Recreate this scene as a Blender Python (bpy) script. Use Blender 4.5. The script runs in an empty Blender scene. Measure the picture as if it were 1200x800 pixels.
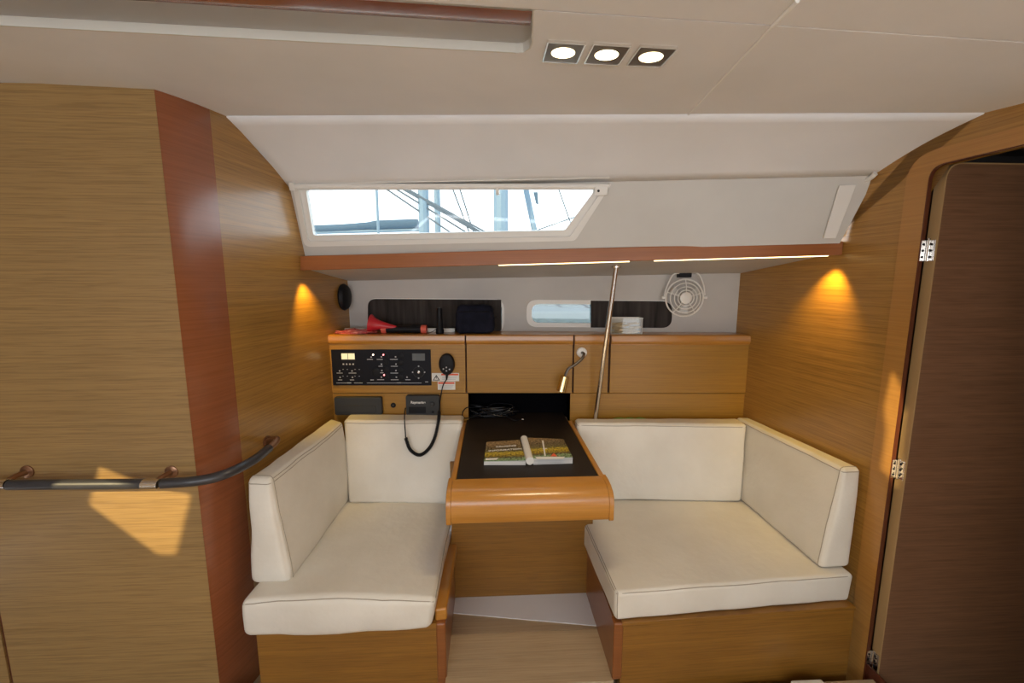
import bpy, bmesh, math, random
from mathutils import Vector, Matrix, noise
random.seed(4)
S = bpy.context.scene
COL = S.collection
PI = math.pi

# ------------------------------------------------------------ camera
FP = 496.0                                   # focal length in pixels of a 1200 px wide frame
EYE = Vector((0, 0, 1.45))
YAW = math.atan(25 / math.hypot(496, 70)); PITCH = math.atan(70 / 496)
cd = bpy.data.cameras.new('camera'); cam = bpy.data.objects.new('camera', cd); COL.objects.link(cam)
cd.sensor_width = 36; cd.lens = FP / 1200 * 36; cd.clip_start = .02; cd.clip_end = 300
cam.location = EYE; cam.rotation_euler = (PI / 2 - PITCH, 0, -YAW)
S.camera = cam

# ------------------------------------------------------------ world, sun, exposure
W = bpy.data.worlds.new('sky'); S.world = W; W.use_nodes = True
wn = W.node_tree.nodes; wl = W.node_tree.links
bg = wn['Background']
tc = wn.new('ShaderNodeTexCoord'); sx = wn.new('ShaderNodeSeparateXYZ'); rp = wn.new('ShaderNodeValToRGB')
wl.new(tc.outputs['Generated'], sx.inputs[0]); wl.new(sx.outputs['Z'], rp.inputs[0]); wl.new(rp.outputs[0], bg.inputs[0])
rp.color_ramp.elements[0].position = 0.0; rp.color_ramp.elements[0].color = (.93, .96, 1, 1)
rp.color_ramp.elements[1].position = .8; rp.color_ramp.elements[1].color = (.70, .84, 1, 1)
bg.inputs[1].default_value = 3.6
SUN = Vector((.45, .8, -.5)).normalized()
sd = bpy.data.lights.new('sun', 'SUN'); sd.energy = 4.6; sd.angle = .009; sd.color = (1, .80, .42)
so = bpy.data.objects.new('sun', sd); COL.objects.link(so); so.rotation_euler = SUN.to_track_quat('-Z', 'Y').to_euler()
so.location = (-3, -5, 5)

def area(name, loc, direction, sx_, sy_, power, color, portal=False):
    d = bpy.data.lights.new(name, 'AREA'); d.shape = 'RECTANGLE'; d.size = sx_; d.size_y = sy_; d.energy = power; d.color = color
    if portal: d.cycles.is_portal = True
    o = bpy.data.objects.new(name, d); COL.objects.link(o); o.location = loc
    o.rotation_euler = Vector(direction).to_track_quat('-Z', 'Y').to_euler()
    return o
area('companionway_portal', (-.6, -2.19, 1.375), (0, 1, 0), 3.4, 1.05, 1, (1, 1, 1), True)
area('added_fill_light', (-.5, -.9, 1.93), (.05, .12, -1), 1.2, .5, 9, (1, .92, .80))  # unseen fill light added behind the camera, no lamp fixture there
S.view_settings.view_transform = 'Standard'; S.view_settings.look = 'None'; S.view_settings.gamma = 1
S.view_settings.use_curve_mapping = False
S.view_settings.exposure = .56

# ------------------------------------------------------------ pixel -> world on real planes
Fw = Vector((math.sin(YAW) * math.cos(PITCH), math.cos(YAW) * math.cos(PITCH), -math.sin(PITCH)))
Rt = Vector((math.cos(YAW), -math.sin(YAW), 0)); Up = Rt.cross(Fw)
def ray(x, y): return Fw + Rt * ((x - 600) / FP) + Up * ((400 - y) / FP)
def at_y(x, y, Y): r = ray(x, y); return EYE + r * (Y / r.y)
def at_z(x, y, Z): r = ray(x, y); return EYE + r * ((Z - EYE.z) / r.z)
class Plane:
    def __init__(s, o, u, v):
        s.o = Vector(o); s.u = Vector(u).normalized(); v = Vector(v)
        s.v = (v - s.u * v.dot(s.u)).normalized(); s.n = s.u.cross(s.v)
        if s.n.dot(EYE - s.o) < 0: s.n = -s.n
    def world(s, x, y, off=0):
        r = ray(x, y); return EYE + r * ((s.o + s.n * off - EYE).dot(s.n) / r.dot(s.n))
    def hit(s, x, y, off=0):
        p = s.world(x, y, off) - s.o; return p.dot(s.u), p.dot(s.v)
    def pt(s, a, b, off=0): return s.o + s.u * a + s.v * b + s.n * off
    def rect(s, x0, y0, x1, y1, off=0):
        xm, ym = (x0 + x1) / 2, (y0 + y1) / 2
        return s.hit(x0, ym, off)[0], s.hit(xm, y1, off)[1], s.hit(x1, ym, off)[0], s.hit(xm, y0, off)[1]
def vplane(a, b): return Plane((a[0], a[1], 0), (b[0] - a[0], b[1] - a[1], 0), (0, 0, 1))
PL = vplane((-.973, 1.56), (-.85, 2.25))
PR = vplane((1.43, 1.5), (1.334, 2.3))
PF = vplane((-2.7, 1.43), (-1.014, 1.43))
PU = vplane((-.853, 2.25), (1.35, 2.135))
PB = vplane((-.812, 2.47), (1.345, 2.24))

# ------------------------------------------------------------ materials
def mat(name, color, rough=.5, metal=0, coat=0, emit=None, estr=0, spec=.5):
    m = bpy.data.materials.new(name); m.use_nodes = True; b = m.node_tree.nodes['Principled BSDF']
    b.inputs['Base Color'].default_value = (*color, 1); b.inputs['Roughness'].default_value = rough
    b.inputs['Metallic'].default_value = metal; b.inputs['Coat Weight'].default_value = coat
    b.inputs['Coat Roughness'].default_value = .2; b.inputs['Specular IOR Level'].default_value = spec
    if emit: b.inputs['Emission Color'].default_value = (*emit, 1); b.inputs['Emission Strength'].default_value = estr
    return m
def noisy(m, c1, c2, scale=(1, 1, 1), ns=5, detail=4, bump=0, bscale=None, bs=200, lo=.3, hi=.7, bdist=.001):
    nt = m.node_tree; n = nt.nodes; l = nt.links; b = n['Principled BSDF']
    t = n.new('ShaderNodeTexCoord'); mp = n.new('ShaderNodeMapping'); mp.inputs['Scale'].default_value = scale
    nz = n.new('ShaderNodeTexNoise'); nz.inputs['Scale'].default_value = ns; nz.inputs['Detail'].default_value = detail
    cr = n.new('ShaderNodeValToRGB'); cr.color_ramp.elements[0].position = lo; cr.color_ramp.elements[1].position = hi
    cr.color_ramp.elements[0].color = (*c1, 1); cr.color_ramp.elements[1].color = (*c2, 1)
    l.new(t.outputs['Object'], mp.inputs[0]); l.new(mp.outputs[0], nz.inputs[0]); l.new(nz.outputs[0], cr.inputs[0]); l.new(cr.outputs[0], b.inputs['Base Color'])
    if bump:
        n2 = n.new('ShaderNodeTexNoise'); n2.inputs['Scale'].default_value = bs
        m2 = n.new('ShaderNodeMapping'); m2.inputs['Scale'].default_value = bscale or (1, 1, 1)
        bp = n.new('ShaderNodeBump'); bp.inputs['Strength'].default_value = bump; bp.inputs['Distance'].default_value = bdist
        l.new(t.outputs['Object'], m2.inputs[0]); l.new(m2.outputs[0], n2.inputs[0]); l.new(n2.outputs[0], bp.inputs['Height']); l.new(bp.outputs[0], b.inputs['Normal'])
    return m
def veneer(name, base, var=.30, rough=.36, coat=.25, axis='z', fine=.2):
    """straight-grained veneer: long soft streaks with fine darker pores, grain across the given axis"""
    m = mat(name, base, rough, coat=coat); nt = m.node_tree; n = nt.nodes; l = nt.links; b = n['Principled BSDF']
    t = n.new('ShaderNodeTexCoord')
    ax = {'z': (1, 1, 1), 'y': (1, 1, 1), 'x': (1, 1, 1)}
    def nz(sc, k, det=3):
        mp = n.new('ShaderNodeMapping'); v = [k, k, k]; v['xyz'.index(axis)] = sc; mp.inputs['Scale'].default_value = v
        z = n.new('ShaderNodeTexNoise'); z.inputs['Scale'].default_value = 1; z.inputs['Detail'].default_value = det
        l.new(t.outputs['Object'], mp.inputs[0]); l.new(mp.outputs[0], z.inputs[0]); return z
    a = nz(120, 1.5); c = nz(330, 8, 2); e = nz(3, 2)
    cr = n.new('ShaderNodeValToRGB'); cr.color_ramp.elements[0].position = .3; cr.color_ramp.elements[1].position = .7
    cr.color_ramp.elements[0].color = (*[q * (1 - var) for q in base], 1); cr.color_ramp.elements[1].color = (*[min(1, q * (1 + var * .6)) for q in base], 1)
    l.new(a.outputs[0], cr.inputs[0])
    r2 = n.new('ShaderNodeValToRGB'); r2.color_ramp.elements[0].position = .36; r2.color_ramp.elements[1].position = .52
    k = 1 - fine; r2.color_ramp.elements[0].color = (k, k * .96, k * .92, 1); r2.color_ramp.elements[1].color = (1, 1, 1, 1)
    l.new(c.outputs[0], r2.inputs[0])
    mx = n.new('ShaderNodeMix'); mx.data_type = 'RGBA'; mx.blend_type = 'MULTIPLY'; mx.inputs[0].default_value = 1
    l.new(cr.outputs[0], mx.inputs[6]); l.new(r2.outputs[0], mx.inputs[7])
    r3 = n.new('ShaderNodeValToRGB'); r3.color_ramp.elements[0].position = .3; r3.color_ramp.elements[1].position = .7
    r3.color_ramp.elements[0].color = (.88, .88, .88, 1); r3.color_ramp.elements[1].color = (1.0, 1.0, 1.0, 1)
    l.new(e.outputs[0], r3.inputs[0])
    m3 = n.new('ShaderNodeMix'); m3.data_type = 'RGBA'; m3.blend_type = 'MULTIPLY'; m3.inputs[0].default_value = 1
    l.new(mx.outputs[2], m3.inputs[6]); l.new(r3.outputs[0], m3.inputs[7]); l.new(m3.outputs[2], b.inputs['Base Color'])
    bp = n.new('ShaderNodeBump'); bp.inputs['Strength'].default_value = .12; bp.inputs['Distance'].default_value = .0008
    l.new(c.outputs[0], bp.inputs['Height']); l.new(bp.outputs[0], b.inputs['Normal'])
    return m
M = {}
M['veneer'] = veneer('oak_veneer', (.42, .21, .042), var=.2, coat=.6)
M['veneer_front'] = veneer('front_veneer', (.35, .215, .078), var=.15, coat=.08, rough=.45)
M['veneer_unit'] = veneer('cabinet_veneer', (.39, .19, .018), var=.14, fine=.10, coat=.08, rough=.42)
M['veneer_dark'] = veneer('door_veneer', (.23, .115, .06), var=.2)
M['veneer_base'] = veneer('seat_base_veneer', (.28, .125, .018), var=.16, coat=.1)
M['solid'] = veneer('solid_wood', (.50, .215, .03), var=.12, fine=.06, rough=.28, coat=.5)
M['red'] = veneer('reddish_solid_wood', (.32, .105, .04), var=.1, fine=.05, rough=.25, coat=.4)
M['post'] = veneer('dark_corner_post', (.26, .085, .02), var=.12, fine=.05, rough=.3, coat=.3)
M['edge'] = mat('tan_edge_band', (.42, .27, .12), .4)
M['darkred'] = mat('dark_red_jamb', (.10, .025, .01), .35)
M['groove'] = mat('groove_dark', (.05, .016, .006), .7)
M['liner_shaded'] = noisy(mat('shaded_white_liner', (.5, .48, .45), .6), (.47, .445, .42), (.53, .505, .475), ns=4)  # white liner darkened, the shade under the shelf is in the colour
M['ceil'] = noisy(mat('headliner', (.7, .66, .6), .75), (.78, .785, .79), (.84, .84, .85), ns=3, bump=.25, bs=700)
M['liner'] = noisy(mat('white_liner', (.72, .7, .66), .5), (.72, .70, .67), (.78, .76, .73), ns=3)
M['white'] = mat('white_plastic', (.78, .76, .72), .4)
M['seam_glint'] = mat('white_seam_highlight', (.92, .92, .9), .4)
M['leather'] = noisy(mat('cream_leather', (.74, .67, .55), .45), (.68, .635, .55), (.76, .72, .64), ns=5, detail=6, bump=.5, bs=38, bdist=.003)
M['stitch'] = mat('seam_thread', (.36, .31, .24), .7)
M['mat'] = noisy(mat('black_table_mat', (.03, .022, .018), .5, spec=.25), (.014, .010, .008), (.022, .016, .013), ns=8, bump=.1, bs=500)
M['black'] = mat('black_plastic', (.008, .008, .01), .5, spec=.2)
M['blackgloss'] = mat('black_panel', (.008, .008, .012), .45, spec=.15)
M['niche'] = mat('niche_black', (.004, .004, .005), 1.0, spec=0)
M['grey'] = mat('charcoal_plastic', (.04, .041, .042), .5, spec=.25)
M['fabric'] = noisy(mat('dark_cover', (.03, .026, .024), .8, spec=.15), (.02, .017, .016), (.06, .05, .045), scale=(12, 12, 1), ns=3)
M['gooseneck'] = mat('dark_flex', (.16, .14, .12), .3, .9)
M['navy'] = noisy(mat('navy_cloth', (.008, .009, .018), .85, spec=.1), (.006, .007, .013), (.014, .015, .028), ns=20)
M['chrome'] = mat('chrome', (.8, .78, .75), .12, 1)
M['steel'] = mat('brushed_steel', (.62, .58, .54), .22, 1)
M['bronze'] = mat('smoked_chrome', (.13, .09, .055), .3, 1)
M['brass'] = mat('brass', (.75, .58, .28), .22, 1)
M['railgrip'] = mat('dark_rail_leather', (.035, .035, .04), .38, coat=.3)
M['redpl'] = mat('red_plastic', (.55, .02, .03), .35)
M['redbag'] = noisy(mat('red_plastic_film', (.5, .03, .03), .25), (.4, .01, .02), (.75, .25, .22), ns=60)
M['orange'] = mat('salmon_band', (.75, .13, .08), .5)
M['cable'] = mat('cable_sheath', (.01, .01, .012), .22)
M['clearpl'] = mat('clear_box', (.6, .58, .52), .25)
M['peg'] = noisy(mat('pale_wood_pegs', (.62, .50, .32), .6), (.5, .38, .22), (.7, .58, .4), ns=30)
M['green'] = mat('green_cloth', (.18, .32, .06), .8)
M['paper'] = mat('paper', (.75, .74, .70), .6)
M['pagedge'] = noisy(mat('page_edges', (.6, .6, .58), .6), (.45, .45, .44), (.72, .72, .70), scale=(1, 1, 120), ns=4)
M['tag_red'] = mat('sticker_red', (.75, .10, .03), .5)
M['ink'] = mat('print_black', (.02, .02, .02), .6)
M['inkw'] = mat('print_white', (.45, .45, .47), .6)
M['lcd'] = mat('lit_display', (.5, .45, .3), .4, emit=(.85, .72, .42), estr=.55)
M['lcd_off'] = mat('grey_display', (.10, .11, .115), .25)
M['led_red'] = mat('red_led', (.8, .1, .1), .4, emit=(1, .25, .25), estr=2.5)
M['led_white'] = mat('white_led', (.8, .7, .6), .4, emit=(1, .75, .6), estr=2.2)
M['strip'] = mat('led_strip', (1, .85, .5), .4, emit=(1, .78, .38), estr=3.0)
M['bulb'] = mat('lamp_glass', (1, .95, .8), .3, emit=(1, .84, .50), estr=4)
M['water'] = mat('harbour_water', (.55, .62, .66), .4)
M['mastpaint'] = mat('pale_mast_paint', (.14, .20, .25), .5)
M['wire'] = mat('rigging_wire', (.05, .07, .09), .5)
M['bluecloth'] = mat('blue_sail_cover', (.05, .09, .13), .8)
M['hullwhite'] = mat('boat_gelcoat', (.7, .72, .74), .4)
M['copper'] = mat('bracket_bronze', (.30, .16, .09), .3, .8)
M['floor'] = veneer('pale_floor_board', (.52, .39, .24), var=.14, rough=.42, coat=.1, axis='y', fine=.08)
M['toekick'] = mat('white_sole_liner', (.82, .82, .82), .5)
# thin window glass: mostly clear with a faint reflection
g = bpy.data.materials.new('window_glass'); g.use_nodes = True; n = g.node_tree.nodes; l = g.node_tree.links; n.clear()
o_ = n.new('ShaderNodeOutputMaterial'); mx_ = n.new('ShaderNodeMixShader'); tr = n.new('ShaderNodeBsdfTransparent'); gl = n.new('ShaderNodeBsdfGlossy')
gl.inputs['Roughness'].default_value = .03; mx_.inputs[0].default_value = .06; tr.inputs[0].default_value = (.95, .97, .97, 1)
l.new(tr.outputs[0], mx_.inputs[1]); l.new(gl.outputs[0], mx_.inputs[2]); l.new(mx_.outputs[0], o_.inputs[0]); M['glass'] = g
M['tint'] = g.copy(); M['tint'].name = 'smoked_acrylic'; M['tint'].node_tree.nodes['Transparent BSDF'].inputs[0].default_value = (.27, .31, .32, 1)
g.node_tree.nodes['Transparent BSDF'].inputs[0].default_value = (.72, .75, .75, 1)
M['clear'] = g.copy(); M['clear'].name = 'clear_plastic'; M['clear'].node_tree.nodes['Transparent BSDF'].inputs[0].default_value = (.93, .93, .92, 1); M['clear'].node_tree.nodes['Mix Shader'].inputs[0].default_value = .03
# printed photo of an autumn hillside for the book cover: bands of noise
def cover_mat():
    m = mat('printed_cover', (.2, .2, .1), .25, coat=.3); nt = m.node_tree; n = nt.nodes; l = nt.links; b = n['Principled BSDF']
    t = n.new('ShaderNodeTexCoord'); s = n.new('ShaderNodeSeparateXYZ'); l.new(t.outputs['UV'], s.inputs[0])
    z = n.new('ShaderNodeTexNoise'); z.inputs['Scale'].default_value = 16; z.inputs['Detail'].default_value = 6; l.new(t.outputs['UV'], z.inputs[0])
    ad = n.new('ShaderNodeMath'); ad.operation = 'MULTIPLY_ADD'; ad.inputs[1].default_value = .22; l.new(z.outputs[0], ad.inputs[0]); l.new(s.outputs['Y'], ad.inputs[2])
    cr = n.new('ShaderNodeValToRGB'); l.new(ad.outputs[0], cr.inputs[0]); e = cr.color_ramp.elements
    e[0].position = 0; e[0].color = (.10, .16, .09, 1); e[1].position = .20; e[1].color = (.14, .22, .13, 1)
    for p, c in ((.25, (.05, .05, .03)), (.34, (.20, .15, .02)), (.47, (.34, .27, .03)), (.56, (.10, .09, .04)), (.75, (.10, .08, .05)), (1.0, (.20, .14, .08))):
        q = e.new(p); q.color = (*c, 1)
    z2 = n.new('ShaderNodeTexNoise'); z2.inputs['Scale'].default_value = 24; z2.inputs['Detail'].default_value = 5; l.new(t.outputs['UV'], z2.inputs[0])
    r2 = n.new('ShaderNodeValToRGB'); r2.color_ramp.elements[0].position = .35; r2.color_ramp.elements[1].position = .65
    r2.color_ramp.elements[0].color = (.45, .45, .45, 1); r2.color_ramp.elements[1].color = (2.4, 2.3, 2.0, 1); l.new(z2.outputs[0], r2.inputs[0])
    x = n.new('ShaderNodeMix'); x.data_type = 'RGBA'; x.blend_type = 'MULTIPLY'; x.inputs[0].default_value = 1
    l.new(cr.outputs[0], x.inputs[6]); l.new(r2.outputs[0], x.inputs[7]); l.new(x.outputs[2], b.inputs['Base Color'])
    return m
M['cover'] = cover_mat()

# ------------------------------------------------------------ mesh helpers
def link(name, bm, m, parent=None, smooth=35, bev=0, seg=2, kind=None, recalc=True):
    if recalc: bmesh.ops.recalc_face_normals(bm, faces=bm.faces[:])
    if parent is not None:
        b = parent.matrix_world if False else Matrix.Translation(base_of(parent))
        bm.transform(b.inverted())
    me = bpy.data.meshes.new(name); bm.to_mesh(me); bm.free()
    ms = m if isinstance(m, (list, tuple)) else [m]
    for q in ms: me.materials.append(M[q] if isinstance(q, str) else q)
    if smooth:
        me.polygons.foreach_set('use_smooth', [True] * len(me.polygons)); me.set_sharp_from_angle(angle=math.radians(smooth))
    o = bpy.data.objects.new(name, me); COL.objects.link(o)
    if parent is not None: o.parent = parent
    if bev:
        md = o.modifiers.new('bevel', 'BEVEL'); md.width = bev; md.segments = seg; md.limit_method = 'ANGLE'; md.angle_limit = math.radians(40); md.harden_normals = True
    if kind: o['kind'] = kind
    return o
def base_of(o):
    v = Vector(o.location)
    while o.parent: o = o.parent; v += Vector(o.location)
    return v
def thing(name, label, cat, loc, group=None):
    o = bpy.data.objects.new(name, None); COL.objects.link(o); o.location = Vector(loc); o.empty_display_size = .05
    o['label'] = label; o['category'] = cat
    if group: o['group'] = group
    return o
def tag(o, label, cat, group=None):
    o['label'] = label; o['category'] = cat
    if group: o['group'] = group
    return o
def recenter(o):
    """move a single-mesh thing's origin to its lowest centre"""
    vs = [v.co for v in o.data.vertices]
    c = Vector(((min(v.x for v in vs) + max(v.x for v in vs)) / 2, (min(v.y for v in vs) + max(v.y for v in vs)) / 2, min(v.z for v in vs)))
    o.data.transform(Matrix.Translation(-c)); o.location = c; return o
def B(): return bmesh.new()
def hexa(bm, p):
    """8 points: bottom ring 0-3, top ring 4-7"""
    v = [bm.verts.new(q) for q in p]
    for f in ((0, 3, 2, 1), (4, 5, 6, 7), (0, 1, 5, 4), (1, 2, 6, 5), (2, 3, 7, 6), (3, 0, 4, 7)): bm.faces.new([v[i] for i in f])
    return bm
def box(bm, a, b):
    (x0, y0, z0), (x1, y1, z1) = a, b
    return hexa(bm, [(x0, y0, z0), (x1, y0, z0), (x1, y1, z0), (x0, y1, z0), (x0, y0, z1), (x1, y0, z1), (x1, y1, z1), (x0, y1, z1)])
def pbox(bm, P, a0, b0, a1, b1, o0, o1):
    """box on a plane: a,b extents and offsets along the normal"""
    return hexa(bm, [P.pt(a0, b0, o0), P.pt(a1, b0, o0), P.pt(a1, b0, o1), P.pt(a0, b0, o1), P.pt(a0, b1, o0), P.pt(a1, b1, o0), P.pt(a1, b1, o1), P.pt(a0, b1, o1)])
def ubox(bm, P, x0, y0, x1, y1, o0, o1):
    a0, b0, a1, b1 = P.rect(x0, y0, x1, y1, o1); return pbox(bm, P, a0, b0, a1, b1, o0, o1)
def prism(bm, pts, vec):
    vec = Vector(vec); a = [bm.verts.new(Vector(p)) for p in pts]; b = [bm.verts.new(Vector(p) + vec) for p in pts]
    n = len(pts); bm.faces.new(a); bm.faces.new(b[::-1])
    for i in range(n): bm.faces.new((a[i], b[i], b[(i + 1) % n], a[(i + 1) % n]))
    return bm
def tube(bm, pts, r, seg=12, cap=True, closed=False):
    pts = [Vector(p) for p in pts]; n = len(pts); rings = []
    rr = r if isinstance(r, (list, tuple)) else [r] * n
    up = None
    for i, p in enumerate(pts):
        if closed: t = pts[(i + 1) % n] - pts[i - 1]
        else: t = pts[min(i + 1, n - 1)] - pts[max(i - 1, 0)]
        t.normalize()
        if up is None: up = Vector((0, 0, 1)) if abs(t.z) < .9 else Vector((1, 0, 0))
        s = t.cross(up).normalized(); up = s.cross(t).normalized()
        rings.append([bm.verts.new(p + (s * math.cos(2 * PI * k / seg) + up * math.sin(2 * PI * k / seg)) * rr[i]) for k in range(seg)])
    m = n if closed else n - 1
    for i in range(m):
        a, b = rings[i], rings[(i + 1) % n]
        for k in range(seg): bm.faces.new((a[k], a[(k + 1) % seg], b[(k + 1) % seg], b[k]))
    if cap and not closed: bm.faces.new(rings[0][::-1]); bm.faces.new(rings[-1])
    return bm
def lathe(bm, o, axis, prof, seg=24, e1=None, sq=(1, 1)):
    """profile of (distance along axis, radius) turned about axis"""
    o = Vector(o); axis = Vector(axis).normalized()
    e1 = Vector(e1).normalized() if e1 else axis.orthogonal().normalized(); e2 = axis.cross(e1)
    rings = []
    for h, r in prof:
        if r < 1e-6: rings.append([bm.verts.new(o + axis * h)])
        else: rings.append([bm.verts.new(o + axis * h + e1 * (math.cos(2 * PI * k / seg) * r * sq[0]) + e2 * (math.sin(2 * PI * k / seg) * r * sq[1])) for k in range(seg)])
    for a, b in zip(rings, rings[1:]):
        for k in range(seg):
            q = [a[k % len(a)], a[(k + 1) % len(a)], b[(k + 1) % len(b)], b[k % len(b)]]
            u = []
            for v in q:
                if v not in u: u.append(v)
            if len(u) > 2: bm.faces.new(u)
    for r_, fl in ((rings[0], 1), (rings[-1], 0)):
        if len(r_) > 2: bm.faces.new(r_[::-1] if fl else r_)
    return bm
def smoothpath(pts, n=8):
    """Catmull-Rom through points"""
    pts = [Vector(p) for p in pts]; P = [pts[0] * 2 - pts[1]] + pts + [pts[-1] * 2 - pts[-2]]; out = []
    for i in range(1, len(P) - 2):
        a, b, c, d = P[i - 1:i + 3]
        for k in range(n):
            t = k / n
            out.append(.5 * ((2 * b) + (c - a) * t + (2 * a - 5 * b + 4 * c - d) * t * t + (3 * b - a - 3 * c + d) * t ** 3))
    out.append(pts[-1]); return out
def rounded(poly, rad, n=6):
    """2D polygon with every corner rounded"""
    out = []; m = len(poly)
    for i in range(m):
        p0, p, p1 = Vector(poly[i - 1]), Vector(poly[i]), Vector(poly[(i + 1) % m])
        r = rad[i] if isinstance(rad, (list, tuple)) else rad
        a = (p0 - p).normalized(); b = (p1 - p).normalized(); th = a.angle(b); d = min(r / math.tan(th / 2), .49 * (p0 - p).length, .49 * (p1 - p).length)
        A, Bq = p + a * d, p + b * d
        for k in range(n + 1):
            t = k / n; out.append(A * (1 - t) ** 2 + p * (2 * t * (1 - t)) + Bq * t * t)
    return out
def ray_poly(c, ang, poly):
    d = Vector((math.cos(ang), math.sin(ang))); best = None
    for i in range(len(poly)):
        a, b = Vector(poly[i]) - c, Vector(poly[(i + 1) % len(poly)]) - c; e = b - a
        den = d.x * e.y - d.y * e.x
        if abs(den) < 1e-12: continue
        t = (a.x * e.y - a.y * e.x) / den; s = (a.x * d.y - a.y * d.x) / den
        if t > 0 and -1e-6 <= s <= 1 + 1e-6 and (best is None or t > best): best = t
    return c + d * best
def ring_panel(bm, P, outer, inner, o0, o1, extra=0):
    """plate on plane P between an outer and an inner outline (both star-shaped about the inner centre), with thickness"""
    c = sum((Vector(q) for q in inner), Vector((0, 0))) / len(inner)
    an = sorted(set(round(math.atan2(q[1] - c.y, q[0] - c.x), 5) for q in [Vector(w) for w in list(outer) + list(inner)]))
    L = []
    for a in an:
        i, o = ray_poly(c, a, inner), ray_poly(c, a, outer)
        L.append([bm.verts.new(P.pt(q.x, q.y, off)) for q in (i, o) for off in (o0, o1)])
    for k in range(len(L)):
        a, b = L[k], L[(k + 1) % len(L)]
        bm.faces.new((a[1], b[1], b[3], a[3])); bm.faces.new((a[0], a[2], b[2], b[0]))
        bm.faces.new((a[0], b[0], b[1], a[1])); bm.faces.new((a[2], a[3], b[3], b[2]))
    return bm
def plate(bm, P, poly, o0, o1):
    return prism(bm, [P.pt(q[0], q[1], o0) for q in poly], P.n * (o1 - o0))
def disc(bm, P, a, b, r, o0, o1, seg=20, dome=0, e=(1, 1)):
    pr = [(0, r), (o1 - o0, r)] if not dome else [(0, r), ((o1 - o0) * .6, r), ((o1 - o0) * .9, r * .85), (o1 - o0, r * .5)]
    return lathe(bm, P.pt(a, b, o0), P.n, pr, seg, P.u, e)
def text(body, name, P, a, b, size, off, m, parent, depth=.0004, bold=0, align='CENTER'):
    cu = bpy.data.curves.new('t', 'FONT'); cu.body = body; cu.size = size; cu.extrude = depth; cu.align_x = align; cu.align_y = 'CENTER'; cu.offset = bold
    to = bpy.data.objects.new('t', cu); COL.objects.link(to); bpy.context.view_layer.update()
    me = bpy.data.meshes.new_from_object(to.evaluated_get(bpy.context.evaluated_depsgraph_get())); bpy.data.objects.remove(to)
    bm = B(); bm.from_mesh(me); bpy.data.meshes.remove(me)
    n = P.u.cross(P.v); Mx = Matrix((P.u, P.v, n)).transposed().to_4x4(); Mx.translation = P.pt(a, b, off); bm.transform(Mx)
    return link(name, bm, m, parent, smooth=0, recalc=False)
SHELL = []
def struct(name, bm, m, **k):
    o = link(name, bm, m, **k); o['kind'] = 'structure'; return o

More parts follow.
